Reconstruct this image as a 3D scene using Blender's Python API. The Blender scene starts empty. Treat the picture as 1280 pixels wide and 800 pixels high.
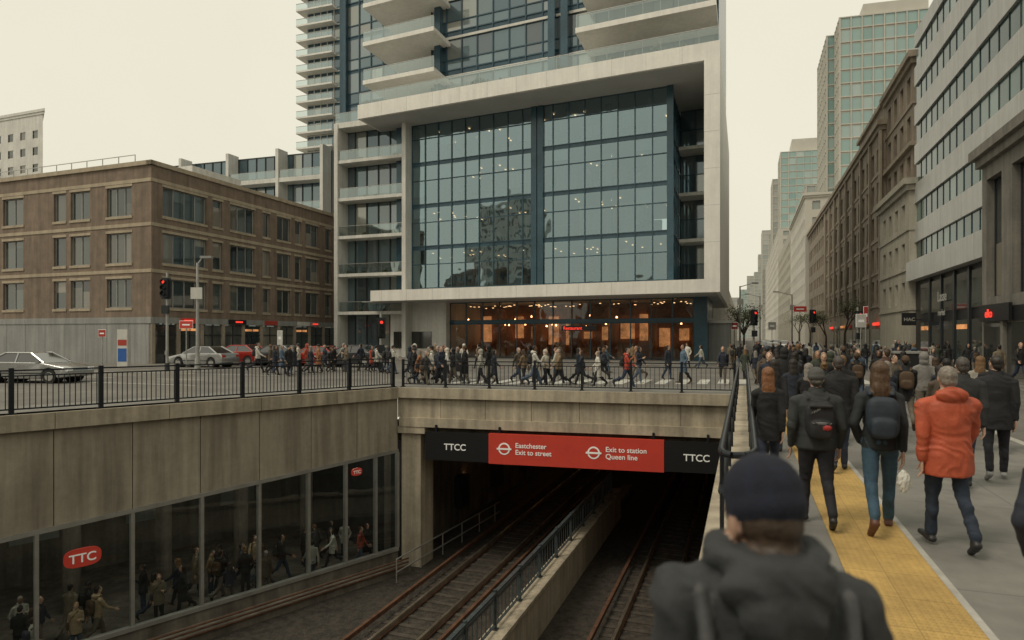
import bpy, bmesh, math, random, time
import numpy as np
from mathutils import Vector, Matrix, noise, Euler
from mathutils.geometry import tessellate_polygon
T0=time.time()
R=random.Random(11)
S=.3625
scene=bpy.context.scene
COL=scene.collection

# ------------------------------------------------------------ materials
def mat(name,col,rough=.6,metal=0.,nz=None,amt=.2,bump=0.,bscale=None,streak=0.,island=None,spec=.5,objcol=False,ramp=None,rmul=1.0,coat=0.,emit=0.,bdist=.02):
    m=bpy.data.materials.new(name); m.use_nodes=True; nt=m.node_tree; N=nt.nodes; L=nt.links
    b=N['Principled BSDF']
    b.inputs['Roughness'].default_value=rough; b.inputs['Metallic'].default_value=metal
    b.inputs['Specular IOR Level'].default_value=spec; b.inputs['Coat Weight'].default_value=coat
    tc=N.new('ShaderNodeTexCoord')
    rgb=N.new('ShaderNodeRGB'); rgb.outputs[0].default_value=(*col,1); cur=rgb.outputs[0]
    if objcol:
        oi=N.new('ShaderNodeObjectInfo'); cur=oi.outputs['Color']
    if island or ramp:
        cols=island or ramp
        if island:
            g=N.new('ShaderNodeNewGeometry'); src=g.outputs['Random Per Island']
        else:
            oi=N.new('ShaderNodeObjectInfo'); mu=N.new('ShaderNodeMath'); mu.operation='MULTIPLY'; mu.inputs[1].default_value=rmul
            L.new(oi.outputs['Random'],mu.inputs[0]); fr=N.new('ShaderNodeMath'); fr.operation='FRACT'; L.new(mu.outputs[0],fr.inputs[0]); src=fr.outputs[0]
        cr=N.new('ShaderNodeValToRGB'); cr.color_ramp.interpolation='CONSTANT' if ramp else 'LINEAR'
        els=cr.color_ramp.elements
        n=len(cols)
        els[0].position=0; els[0].color=(*cols[0],1); els[1].position=(1/n if ramp else 1/(n-1)) if n>1 else 1; els[1].color=(*cols[1],1)
        for i in range(2,n):
            e=els.new(i/n if ramp else i/(n-1)); e.color=(*cols[i],1)
        L.new(src,cr.inputs[0]); cur=cr.outputs[0]
    def mulnoise(cur,scale,amt,vec=None,detail=5):
        nn=N.new('ShaderNodeTexNoise'); nn.inputs['Scale'].default_value=scale; nn.inputs['Detail'].default_value=detail; nn.inputs['Roughness'].default_value=.6
        L.new(vec or tc.outputs['Object'],nn.inputs['Vector'])
        mr=N.new('ShaderNodeMapRange'); mr.inputs[1].default_value=.3; mr.inputs[2].default_value=.7; mr.inputs[3].default_value=1-amt; mr.inputs[4].default_value=1+amt
        L.new(nn.outputs['Fac'],mr.inputs[0])
        mx=N.new('ShaderNodeVectorMath'); mx.operation='SCALE'; L.new(cur,mx.inputs[0]); L.new(mr.outputs[0],mx.inputs['Scale'])
        return mx.outputs[0]
    if nz:
        cur=mulnoise(cur,nz,amt); cur=mulnoise(cur,nz*9,amt*.5)
    if streak:
        mp=N.new('ShaderNodeMapping'); mp.inputs['Scale'].default_value=(1.6,1.6,.12); L.new(tc.outputs['Object'],mp.inputs[0])
        cur=mulnoise(cur,1.5,streak,mp.outputs[0],7)
    L.new(cur,b.inputs['Base Color'])
    if emit:
        L.new(cur,b.inputs['Emission Color']); b.inputs['Emission Strength'].default_value=emit
    if bump:
        nn=N.new('ShaderNodeTexNoise'); nn.inputs['Scale'].default_value=bscale or 20; nn.inputs['Detail'].default_value=6
        L.new(tc.outputs['Object'],nn.inputs['Vector'])
        bp=N.new('ShaderNodeBump'); bp.inputs['Strength'].default_value=bump; bp.inputs['Distance'].default_value=bdist
        L.new(nn.outputs['Fac'],bp.inputs['Height']); L.new(bp.outputs[0],b.inputs['Normal'])
    return m

def glassmat(name,tint,gloss,base=.2,blend=.4,tilt=.03,rough=.02,wob=.05):
    m=bpy.data.materials.new(name); m.use_nodes=True; nt=m.node_tree; N=nt.nodes; L=nt.links
    N.remove(N['Principled BSDF']); out=N['Material Output']
    tr=N.new('ShaderNodeBsdfTransparent'); tr.inputs[0].default_value=(*tint,1)
    gl=N.new('ShaderNodeBsdfGlossy'); gl.inputs[0].default_value=(*gloss,1); gl.inputs['Roughness'].default_value=rough
    g=N.new('ShaderNodeNewGeometry'); wn=N.new('ShaderNodeTexWhiteNoise'); wn.noise_dimensions='1D'; L.new(g.outputs['Random Per Island'],wn.inputs['W'])
    sb=N.new('ShaderNodeVectorMath'); sb.operation='SUBTRACT'; L.new(wn.outputs['Color'],sb.inputs[0]); sb.inputs[1].default_value=(.5,.5,.5)
    sc=N.new('ShaderNodeVectorMath'); sc.operation='SCALE'; L.new(sb.outputs[0],sc.inputs[0]); sc.inputs['Scale'].default_value=tilt
    tc=N.new('ShaderNodeTexCoord'); nn=N.new('ShaderNodeTexNoise'); nn.inputs['Scale'].default_value=.7; nn.inputs['Detail'].default_value=1; L.new(tc.outputs['Object'],nn.inputs['Vector'])
    bp=N.new('ShaderNodeBump'); bp.inputs['Strength'].default_value=wob; bp.inputs['Distance'].default_value=.5; L.new(nn.outputs['Fac'],bp.inputs['Height'])
    ad=N.new('ShaderNodeVectorMath'); L.new(bp.outputs[0],ad.inputs[0]); L.new(sc.outputs[0],ad.inputs[1])
    no=N.new('ShaderNodeVectorMath'); no.operation='NORMALIZE'; L.new(ad.outputs[0],no.inputs[0]); L.new(no.outputs[0],gl.inputs['Normal'])
    fr=N.new('ShaderNodeLayerWeight'); fr.inputs['Blend'].default_value=blend
    ma=N.new('ShaderNodeMath'); ma.operation='MULTIPLY_ADD'; L.new(fr.outputs['Facing'],ma.inputs[0]); ma.inputs[1].default_value=1-base; ma.inputs[2].default_value=base; ma.use_clamp=True
    mx=N.new('ShaderNodeMixShader'); L.new(ma.outputs[0],mx.inputs[0]); L.new(tr.outputs[0],mx.inputs[1]); L.new(gl.outputs[0],mx.inputs[2]); L.new(mx.outputs[0],out.inputs[0])
    return m

M={}
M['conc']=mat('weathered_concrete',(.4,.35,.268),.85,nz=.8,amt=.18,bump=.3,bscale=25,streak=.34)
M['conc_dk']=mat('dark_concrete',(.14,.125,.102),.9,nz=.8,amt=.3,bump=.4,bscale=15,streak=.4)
M['station_wall']=mat('station_wall_tile',(.26,.25,.22),.6,nz=.8,amt=.3,streak=.2)
M['panel']=mat('wall_panel_concrete',(.305,.27,.21),.8,nz=.6,amt=.14,bump=.25,bscale=30,streak=.36)
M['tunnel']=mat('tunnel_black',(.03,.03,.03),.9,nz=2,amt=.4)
M['ballast']=mat('ballast',(.05,.043,.035),.95,nz=5,amt=.6,bump=1,bscale=14,bdist=.1)
M['sleeper']=mat('track_sleeper',(.06,.05,.04),.95,nz=3,amt=.5,bump=.5,bscale=10)
M['railsteel']=mat('rail_steel',(.4,.34,.27),.3,.8,nz=2,amt=.3)
M['rust']=mat('rusty_metal',(.12,.058,.033),.8,.2,nz=4,amt=.4)
M['asphalt']=mat('asphalt',(.16,.152,.138),.85,nz=.25,amt=.25,bump=.4,bscale=60)
M['pave']=mat('pavement_grey',(.2,.196,.18),.7,nz=.5,amt=.22,bump=.25,bscale=70)
M['paint']=mat('road_paint',(.5,.5,.46),.7,nz=3,amt=.4)
M['kerb']=mat('kerb_stone',(.38,.37,.34),.8,nz=2,amt=.2)
M['black']=mat('black_metal',(.016,.02,.026),.4,.3,nz=5,amt=.3)
M['railpaint']=mat('blue_grey_metal',(.07,.09,.1),.4,.4,nz=5,amt=.3)
M['dark']=mat('dark_frame',(.03,.035,.04),.4,.2)
M['steel']=mat('aluminium_frame',(.42,.42,.40),.4,.6,nz=2,amt=.15)
M['white']=mat('white_panel',(.76,.74,.69),.5,nz=.4,amt=.07,streak=.08)
M['white2']=mat('white_plaster',(.6,.59,.55),.6,nz=.4,amt=.12,streak=.12)
M['soffit']=mat('soffit_panel',(.42,.42,.41),.6,nz=.3,amt=.08)
M['blue']=mat('blue_spandrel',(.04,.085,.115),.22,.1,nz=.5,amt=.2)
M['brick']=mat('brown_brick',(.195,.148,.112),.85,nz=1.2,amt=.18,bump=.3,bscale=12,streak=.24)
M['tan']=mat('tan_stone',(.38,.32,.235),.8,nz=1,amt=.15,streak=.15)
M['brown']=mat('brown_stone',(.245,.205,.16),.85,nz=.6,amt=.22,streak=.3,bump=.3,bscale=6)
M['brown_l']=mat('brown_stone_trim',(.3,.255,.2),.85,nz=.6,amt=.2,streak=.22)
M['beige']=mat('beige_stone',(.38,.36,.3),.8,nz=.6,amt=.12,streak=.2)
M['greystone']=mat('grey_stone',(.17,.16,.14),.8,nz=.8,amt=.2,streak=.25)
M['greypanel']=mat('grey_cladding',(.26,.265,.255),.6,nz=.6,amt=.1,streak=.2)
M['silver']=mat('silver_cladding',(.5,.505,.49),.45,.15,nz=.3,amt=.08,streak=.12)
M['blind']=mat('roller_blind',(.5,.49,.44),.8,island=[(.3,.3,.28),(.55,.53,.48),(.4,.4,.37)])
M['win']=mat('window_glass',(.03,.04,.045),.06,0,island=[(.012,.016,.018),(.04,.055,.055),(.02,.028,.03),(.09,.11,.1),(.015,.02,.022),(.24,.22,.18),(.03,.042,.044),(.13,.13,.11)],spec=.9,coat=.6)
M['winteal']=mat('teal_glass',(.03,.1,.1),.12,.0,island=[(.015,.045,.05),(.04,.11,.11),(.02,.06,.06),(.16,.26,.24),(.02,.05,.05),(.07,.15,.14)],spec=.35)
M['winblue']=mat('tower_glass',(.05,.09,.11),.07,.4,island=[(.05,.1,.13),(.14,.21,.24),(.07,.12,.15),(.25,.3,.32),(.05,.08,.1),(.38,.39,.35),(.08,.14,.17),(.2,.27,.29)],spec=1,coat=1)
M['winfar']=mat('hazed_teal_glass',(.3,.4,.38),.25,.1,island=[(.2,.33,.32),(.3,.43,.41),(.25,.38,.37),(.42,.5,.48)],spec=.8,coat=.3)  # distant glass lightened: haze is put into its colours
M['hazy']=mat('hazy_stone',(.54,.52,.465),.9,nz=.05,amt=.08)  # haze mixed into the base colours of far stone and windows
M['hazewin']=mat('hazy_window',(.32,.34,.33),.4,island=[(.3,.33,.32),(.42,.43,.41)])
M['redsign']=mat('red_sign',(.46,.045,.028),.45,nz=2,amt=.06,emit=.14)  # faint glow put into the colour of unlit sign faces
M['blacksign']=mat('black_sign',(.012,.013,.015),.4)
M['white_txt']=mat('white_lettering',(.8,.8,.76),.5,emit=.12)
M['grey_txt']=mat('grey_lettering',(.4,.4,.38),.5)
M['red_lit']=mat('red_lamp',(.9,.05,.03),.4,emit=1.1)
M['redpaint']=mat('red_paint',(.42,.05,.035),.5)
M['orangepaint']=mat('orange_awning',(.45,.16,.05),.6)
M['bluepaint']=mat('blue_paint',(.03,.12,.4),.5)
M['warm']=mat('warm_ceiling_lamp',(1,.6,.28),.5,emit=3.2)
M['warm2']=mat('lobby_lamp',(1,.5,.2),.5,emit=9)
M['warmdim']=mat('warm_shop_interior',(.7,.3,.11),.6,nz=1.2,amt=.6,emit=.55)
M['cool']=mat('added_station_lamp',(.95,.93,.78),.5,emit=22.)  # emission for the lamps added to brighten the station interior
M['interior']=mat('office_interior',(.17,.17,.165),.8,nz=.4,amt=.5)
M['ceil']=mat('office_ceiling',(.28,.28,.27),.8)
M['wood']=mat('warm_interior_wall',(.36,.18,.09),.6,nz=.5,amt=.5)
M['glass']=glassmat('facade_glass',(.48,.6,.65),(.54,.71,.78),.34,.5,.022,wob=.025)
M['glass_lobby']=glassmat('lobby_glass',(.7,.7,.68),(.5,.6,.62),.08,.3,.01)
M['glass_st']=glassmat('station_glass',(.8,.84,.82),(.5,.55,.55),.03,.25,.0,wob=.02)
M['glass_rail']=glassmat('balustrade_glass',(.72,.8,.8),(.7,.8,.8),.2,.4,.0)
M['leaf']=mat('foliage',(.07,.09,.03),.7,island=[(.03,.045,.015),(.08,.1,.035),(.12,.13,.05)])
M['bark']=mat('bark',(.07,.055,.04),.9,nz=6,amt=.4)
M['carpaint']=mat('silver_car_paint',(.42,.43,.43),.25,.7,coat=1)
M['carpaint2']=mat('dark_car_paint',(.03,.032,.036),.25,.4,coat=1)
M['carred']=mat('red_car_paint',(.4,.03,.02),.25,.3,coat=1)
M['carglass']=mat('car_glass',(.01,.012,.014),.05,spec=1,coat=1)
M['tyre']=mat('tyre_rubber',(.02,.02,.02),.8)

def tactile():
    m=mat('yellow_tactile_paving',(.5,.33,.11),.75,nz=1.3,amt=.22)
    nt=m.node_tree;N=nt.nodes;L=nt.links;b=N['Principled BSDF']
    tc=N.new('ShaderNodeTexCoord'); mp=N.new('ShaderNodeMapping'); mp.inputs['Rotation'].default_value=(0,0,math.atan(S)); L.new(tc.outputs['Object'],mp.inputs[0])
    vo=N.new('ShaderNodeTexVoronoi'); vo.inputs['Scale'].default_value=18; vo.inputs['Randomness'].default_value=0; L.new(mp.outputs[0],vo.inputs['Vector'])
    mr=N.new('ShaderNodeMapRange'); mr.inputs[1].default_value=.28; mr.inputs[2].default_value=.4; mr.inputs[3].default_value=1; mr.inputs[4].default_value=0; L.new(vo.outputs['Distance'],mr.inputs[0])
    bp=N.new('ShaderNodeBump'); bp.inputs['Strength'].default_value=.8; bp.inputs['Distance'].default_value=.01; L.new(mr.outputs[0],bp.inputs['Height']); L.new(bp.outputs[0],b.inputs['Normal'])
    br=N.new('ShaderNodeTexBrick'); br.offset=0; br.inputs['Scale'].default_value=1; br.inputs['Mortar Size'].default_value=.005; br.inputs['Brick Width'].default_value=.6; br.inputs['Row Height'].default_value=.6
    br.inputs['Color1'].default_value=(1,1,1,1); br.inputs['Color2'].default_value=(.88,.88,.88,1); br.inputs['Mortar'].default_value=(.6,.6,.6,1); L.new(mp.outputs[0],br.inputs['Vector'])
    src=b.inputs['Base Color'].links[0].from_socket
    mx=N.new('ShaderNodeVectorMath'); mx.operation='MULTIPLY'; L.new(src,mx.inputs[0]); L.new(br.outputs['Color'],mx.inputs[1]); L.new(mx.outputs[0],b.inputs['Base Color'])
    return m
M['yellow']=tactile()
def jointed(m,w,h,ang,dark=.6,m2=.9):
    nt=m.node_tree;N=nt.nodes;L=nt.links;b=N['Principled BSDF']
    tc=N.new('ShaderNodeTexCoord'); mp=N.new('ShaderNodeMapping'); mp.inputs['Rotation'].default_value=(0,0,ang); L.new(tc.outputs['Object'],mp.inputs[0])
    br=N.new('ShaderNodeTexBrick'); br.offset=0; br.inputs['Scale'].default_value=1; br.inputs['Mortar Size'].default_value=.008; br.inputs['Brick Width'].default_value=w; br.inputs['Row Height'].default_value=h
    br.inputs['Color1'].default_value=(1,1,1,1); br.inputs['Color2'].default_value=(m2,m2,m2,1); br.inputs['Mortar'].default_value=(dark,dark,dark,1); L.new(mp.outputs[0],br.inputs['Vector'])
    src=b.inputs['Base Color'].links[0].from_socket
    mx=N.new('ShaderNodeVectorMath'); mx.operation='MULTIPLY'; L.new(src,mx.inputs[0]); L.new(br.outputs['Color'],mx.inputs[1]); L.new(mx.outputs[0],b.inputs['Base Color'])
jointed(M['pave'],1.6,1.6,math.atan(S))

# ------------------------------------------------------------ mesh builder
def frame(O,e1,e2):
    O=Vector((O[0],O[1],0)); e1=Vector((e1[0],e1[1],0)).normalized(); e2=Vector((e2[0],e2[1],0)).normalized()
    f=lambda a,b,z: O+e1*a+e2*b+Vector((0,0,z))
    f.O=O;f.e1=e1;f.e2=e2
    return f
def FS(s,Y,z): return Vector((s+S*Y,Y,z))
def pa(F,px,b=0.):
    k=(px-640)/800.; O=F.O+F.e2*b
    return (k*O.y-O.x)/(F.e1.x-k*F.e1.y)
class MB:
    def __init__(s): s.p={}
    def part(s,n,m):
        if n not in s.p: s.p[n]=[[],[],m]
        return s.p[n]
    def poly(s,n,m,pts):
        p=s.part(n,m); i=len(p[0]); p[0].extend([tuple(q) for q in pts]); p[1].append(tuple(range(i,i+len(pts))))
    def mesh(s,n,m,vs,fs):
        p=s.part(n,m); i=len(p[0]); p[0].extend([tuple(q) for q in vs]); p[1].extend([tuple(j+i for j in f) for f in fs])
    def box(s,n,m,F,a0,a1,b0,b1,z0,z1):
        v=[F(a,b,z) for z in (z0,z1) for b in (b0,b1) for a in (a0,a1)]
        s.mesh(n,m,v,[(0,1,3,2),(4,6,7,5),(0,4,5,1),(2,3,7,6),(0,2,6,4),(1,5,7,3)])
    def prism(s,n,m,pts,z0,z1):
        k=len(pts); v=[(p[0],p[1],z0) for p in pts]+[(p[0],p[1],z1) for p in pts]
        s.mesh(n,m,v,[tuple(range(k))[::-1],tuple(range(k,2*k))]+[(i,(i+1)%k,k+(i+1)%k,k+i) for i in range(k)])
    def cyl(s,n,m,p0,p1,r0,r1=None,k=10,cap=True):
        r1=r0 if r1 is None else r1; p0=Vector(p0);p1=Vector(p1); d=(p1-p0).normalized(); x=d.orthogonal().normalized(); y=d.cross(x)
        v=[];f=[]
        for p,r in ((p0,r0),(p1,r1)):
            for i in range(k):
                t=2*math.pi*i/k; v.append(p+x*(r*math.cos(t))+y*(r*math.sin(t)))
        f=[(i,(i+1)%k,k+(i+1)%k,k+i) for i in range(k)]
        if cap: f+=[tuple(range(k))[::-1],tuple(range(k,2*k))]
        s.mesh(n,m,v,f)
    def done(s,name):
        out=[]
        single=len(s.p)==1
        root=None
        if not single:
            root=bpy.data.objects.new(name,None); COL.objects.link(root)
        for n,(v,f,m) in s.p.items():
            me=bpy.data.meshes.new(name+'_'+n); me.from_pydata(v,[],f); me.materials.append(M[m]); 
            bm=bmesh.new(); bm.from_mesh(me); bmesh.ops.recalc_face_normals(bm,faces=bm.faces); bm.to_mesh(me); bm.free()
            o=bpy.data.objects.new(name if single else n,me); COL.objects.link(o)
            if root: o.parent=root
            out.append(o)
        return root or out[0]

def text(parent,s,F,a,b,z,size,m,name='lettering',align='LEFT'):
    c=bpy.data.curves.new(name,'FONT'); c.body=s; c.size=size; c.extrude=.006; c.align_x=align; c.offset=size*.012
    o=bpy.data.objects.new(name,c); COL.objects.link(o); c.materials.append(M[m])
    X=F.e1; Y=Vector((0,0,1)); Z=X.cross(Y); mt=Matrix((X,Y,Z)).transposed().to_4x4(); mt.translation=F(a,b,z)
    o.matrix_world=mt
    if parent: o.parent=parent
    return o

def wall_grid(mb,Fp,w,wins,zs,z0,z1,rec=.25,wall='wall',wm='brick',glass='windows',gm='win',fm='dark',mull=True,sill=None):
    us=[0]; 
    for a,b in wins: us+= [a,b]
    us.append(w); Z=[z0]
    for a,b in zs: Z+=[a,b]
    Z.append(z1)
    for i in range(len(us)-1):
        for j in range(len(Z)-1):
            u0,u1,a,b=us[i],us[i+1],Z[j],Z[j+1]
            if u1-u0<1e-4 or b-a<1e-4: continue
            if i%2 and j%2:
                n=max(1,round((u1-u0)/1.1)) if mull else 1
                for k in range(n):
                    c0=u0+(u1-u0)*k/n; c1=u0+(u1-u0)*(k+1)/n
                    if mull and R.random()<.4:
                        zb=b-(b-a)*R.choice([.25,.4,.55])
                        mb.poly(glass,gm,[Fp(c0,rec,a),Fp(c1,rec,a),Fp(c1,rec,zb),Fp(c0,rec,zb)])
                        mb.poly(glass,gm,[Fp(c0,rec,zb),Fp(c1,rec,zb),Fp(c1,rec,b),Fp(c0,rec,b)])
                    else:
                        mb.poly(glass,gm,[Fp(c0,rec,a),Fp(c1,rec,a),Fp(c1,rec,b),Fp(c0,rec,b)])
                for q in ([(u0,a),(u0,b)],[(u1,a),(u1,b)],[(u0,a),(u1,a)],[(u0,b),(u1,b)]):
                    (c,d),(e,f)=q
                    mb.poly(wall,wm,[Fp(c,0,d),Fp(e,0,f),Fp(e,rec,f),Fp(c,rec,d)])
                if mull:
                    t=.05
                    mb.box('frames',fm,Fp,u0,u1,rec-.06,rec-.004,b-t*1.5,b-.002); mb.box('frames',fm,Fp,u0,u1,rec-.06,rec-.004,a+.002,a+t*1.5)
                    for k in range(n+1):
                        c=u0+(u1-u0)*k/n; c=min(max(c,u0+t+.002),u1-t-.002)
                        mb.box('frames',fm,Fp,c-t,c+t,rec-.05,rec-.006,a+t*1.5,b-t*1.5)
                if sill: mb.box('sills',sill,Fp,u0-.1,u1+.1,-.07,-.003,a-.22,a-.01)
            else:
                mb.poly(wall,wm,[Fp(u0,0,a),Fp(u1,0,a),Fp(u1,0,b),Fp(u0,0,b)])

def bays(w,bay,ww,off=0):
    n=max(1,int((w-off)//bay)); m=(w-n*bay)/2
    return [(m+i*bay+(bay-ww)/2,m+i*bay+(bay+ww)/2) for i in range(n)]
def building(name,F,w,d,z1,fh,bay,ww,wh,wm='brick',gm='win',base=4.,trim=None,rec=.25,mull=False,z0=-.12,cor=None,left=True,right=True,finish=True,fm='dark'):
    mb=MB()
    zs=[];z=z0+base
    while z+fh<=z1+.3: zs.append((z+(fh-wh)*.5,z+(fh+wh)*.5)); z+=fh
    zs=[(a,min(b,z1-.3)) for a,b in zs]
    faces=[(lambda u,dd,z:F(u,dd,z),w)]
    if left: faces.append((lambda u,dd,z:F(dd,u,z),d))
    if right: faces.append((lambda u,dd,z:F(w-dd,u,z),d))
    for Fp,ww_ in faces:
        wall_grid(mb,Fp,ww_,bays(ww_,bay,ww),zs,z0,z1,rec,wm=wm,gm=gm,mull=mull,fm=fm)
    mb.poly('roof','soffit',[F(0,0,z1-.02),F(w,0,z1-.02),F(w,d,z1-.02),F(0,d,z1-.02)])
    mb.poly('rear_wall',wm,[F(0,d,z0),F(w,d,z0),F(w,d,z1),F(0,d,z1)])
    if cor:
        mb.box('cornice',cor,F,-.5,w+.5,-.5,d+.5,z1,z1+.5); mb.box('cornice',cor,F,-.25,w+.25,-.25,d+.25,z1-.45,z1-.003)
    if trim:
        for (a,b) in zs[::1]: mb.box('belt_courses',trim,F,-.08,w+.08,-.1,d+.05,a-.5,a-.3)
    if finish: return mb.done(name)
    return mb

def curtain(mb,Fp,w,z0,z1,du,dz,gm,fm,part='glazing',fr='mullions',t=.05,band=0,bm_='blue',trans=0,deep=.12):
    nu=max(1,round(w/du)); nz=max(1,round((z1-z0)/dz)); du=w/nu; dz=(z1-z0)/nz
    for j in range(nz):
        za=z0+j*dz; zb=za+dz
        if band:
            mb.poly('spandrels',bm_,[Fp(0,.0,za),Fp(w,.0,za),Fp(w,.0,za+band),Fp(0,.0,za+band)]); zc=za+band
        else: zc=za
        cuts=[zc]+([zc+(zb-zc)*trans] if trans else [])+[zb]
        for i in range(nu):
            for c in range(len(cuts)-1):
                mb.poly(part,gm,[Fp(i*du,0,cuts[c]),Fp((i+1)*du,0,cuts[c]),Fp((i+1)*du,0,cuts[c+1]),Fp(i*du,0,cuts[c+1])])
        for c in cuts[:-1]: mb.box(fr,fm,Fp,0,w,-deep*.7,-.003,c-t,c+t)
    mb.box(fr,fm,Fp,0,w,-deep*.7,-.003,z1-2*t,z1)
    for i in range(nu+1): mb.box(fr,fm,Fp,i*du-t,i*du+t,-deep,-.005,z0,z1+.01)

# ------------------------------------------------------------ ground / trench
A=Vector((-4.8,26.9,0)); PR=FS(-.35,23.6,0)
d=Vector((.68,.733,0)).normalized(); nL=Vector((-.733,.68,0)).normalized(); e2=Vector((.341,.94,0)).normalized()
B=A-d*28.2
P1=FS(-.35,4.6,0); P1b=FS(-.55,4.6,0); P2=FS(-.55,-8,0); P3=Vector((B.x,-8,0))
hole=[A,PR,P1,P1b,P2,P3,B]
outer=[Vector((-2500,-2500,0)),Vector((2500,-2500,0)),Vector((2500,4000,0)),Vector((-2500,4000,0))]
tri=tessellate_polygon([outer,hole]); allv=outer+hole
mb=MB(); mb.mesh('g','asphalt',[(v.x,v.y,-.12) for v in allv],tri); mb.done('ground')

mb=MB()
mb.prism('s','pave',[B,A,PR,PR+e2*2.6,A+e2*2.6,A+nL*2.6,B+nL*2.6],-.119,0)
mb.done('sidewalk')
mb=MB()
mb.prism('slab','pave',[FS(.1,4.6,0),FS(5.5,4.6,0),FS(5.5,26,0),FS(.1,26,0)],-.119,0)
mb.prism('slab','pave',[FS(-.55,-8,0),FS(5.5,-8,0),FS(5.5,4.6,0),FS(-.55,4.6,0)],-.119,0)
mb.prism('kerb','kerb',[FS(5.5,-8,0),FS(5.68,-8,0),FS(5.68,26,0),FS(5.5,26,0)],-.119,.004)
mb.prism('kerb','kerb',[FS(1.735,-1,0),FS(1.8,-1,0),FS(1.8,25,0),FS(1.735,25,0)],.0005,.008)
mb.done('pavement')
mb=MB(); mb.prism('t','yellow',[FS(.92,-1,0),FS(1.73,-1,0),FS(1.73,25,0),FS(.92,25,0)],.0005,.012); mb.done('tactile_paving')
mb=MB()
mb.prism('a','pave',[FS(11,-20,0),FS(40,-20,0),FS(40,400,0),FS(11,400,0)],-.119,.0)
mb.prism('a','pave',[FS(-3.5,48,0),FS(.6,46.5,0),FS(.6,400,0),FS(-3.5,400,0)],-.119,.0)
mb.prism('a','pave',[FS(-60,70,0),FS(-3.6,46.5,0),FS(-3.6,90,0),FS(-60,110,0)],-.119,.0)
mb.done('sidewalk')
mb=MB()
def stripe(p0,p1,w):
    p0=Vector((*p0,0));p1=Vector((*p1,0)); dd=(p1-p0).normalized(); n=Vector((-dd.y,dd.x,0))*w/2
    mb.poly('m','paint',[(q.x,q.y,-.1155) for q in (p0-n,p1-n,p1+n,p0+n)])
for i in range(26):
    c=FS(-14+i*1.0,30.2,0); stripe((c.x,c.y),(c.x+.341*3.4,c.y+.94*3.4),.5)
for k in range(14):
    q=FS(5.0,50+k*9,0); stripe((q.x,q.y),(q.x+S*4,q.y+4),.15)
for k in range(10):
    p=Vector((-16,33,0))-Vector((.94,-.3,0))*k*6; stripe((p.x,p.y),(p.x-2.8,p.y+.9),.14)
stripe((-14.5,29.4),(-60,44),.14); stripe((-13,36.5),(-60,52),.16)
mb.done('road_markings')

zf=-7.5
mb=MB()
mb.poly('floor','ballast',[(v.x,v.y,zf) for v in (B,P3,P2,P1b,P1,PR,A)])
FPt=frame((A.x,A.y),(PR-A)[:2],e2[:2]); PW=(PR-A).length
mb.box('tunnel_floor','ballast',FPt,-.5,PW,0.002,45,zf-.3,zf-.003)
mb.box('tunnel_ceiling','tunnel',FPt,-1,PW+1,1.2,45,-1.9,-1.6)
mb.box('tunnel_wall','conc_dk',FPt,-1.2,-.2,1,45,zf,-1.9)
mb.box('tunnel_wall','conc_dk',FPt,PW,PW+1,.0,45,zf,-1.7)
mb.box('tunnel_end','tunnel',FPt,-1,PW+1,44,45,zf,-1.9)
for k in range(6):
    for a_ in (-.18,PW-.12): mb.box('tunnel_lamps','warm2',FPt,a_,a_+.1,7+6*k,7.25+6*k,-5.4,-5.28)
for k in range(5): mb.box('tunnel_lamps','warm2',FPt,4.4,4.6,9+7*k,9.3+7*k,-3.5,-3.4)
for k in range(4): mb.box('tunnel_beams','tunnel',FPt,-.2,PW,5+7*k,5.6+7*k,-2.5,-1.9)
for p,q in ((PR,P1),(P1b,P2),(P2,P3),(P3,B)):
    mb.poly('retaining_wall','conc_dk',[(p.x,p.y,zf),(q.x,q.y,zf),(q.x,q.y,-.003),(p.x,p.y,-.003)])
mb.box('coping','conc',FPt,-.1,PW,-.18,.9,-.42,-.001)
mb.box('beam','conc',FPt,.0,PW,.0,.9,-1.25,-.42)
mb.box('beam_lip','conc',FPt,.12,PW,-.13,.9,-1.62,-1.25)
for k in range(1,7): mb.box('joints','conc_dk',FPt,PW*k/7-.012,PW*k/7+.012,-.004,.0,-1.25,-.43)
mb.box('column','conc',FPt,.15,1.0,.05,1.2,zf+.0,-1.9)
mb.box('corbel','conc',FPt,.05,1.25,-.1,1.25,-1.9,-1.622)
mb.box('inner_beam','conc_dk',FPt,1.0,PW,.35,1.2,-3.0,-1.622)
mb.done('underpass_portal')
FL=frame((A.x,A.y),(-d.x,-d.y),(nL.x,nL.y))
def zt(t): return -2.6-.052*t
mb=MB()
mb.box('coping','conc',FL,-.05,28.2,-.16,.55,-.46,.0)
for k in range(1,10): mb.box('coping_joints','conc_dk',FL,k*3.0-.01,k*3.0+.01,-.164,-.16,-.45,-.003)
joints=[0,1.1,2.5,4.1,6.0,7.95,10.0,12.4,15,17.6,20.2,22.8,25.4,28]
for k in range(14):
    a0=k*2.0+.012; a1=min((k+1)*2.0-.012,28.2)
    v=[FL(a0,0,zt(a0)),FL(a1,0,zt(a1)),FL(a1,0,-.46),FL(a0,0,-.46),FL(a0,.3,zt(a0)),FL(a1,.3,zt(a1)),FL(a1,.3,-.46),FL(a0,.3,-.46)]
    mb.mesh('panels','panel',v,[(0,1,2,3),(4,7,6,5),(0,4,5,1),(1,5,6,2),(0,3,7,4),(3,2,6,7)])
mb.box('backing','conc_dk',FL,0,28.2,.1,.29,-2.3,-.47)
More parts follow.
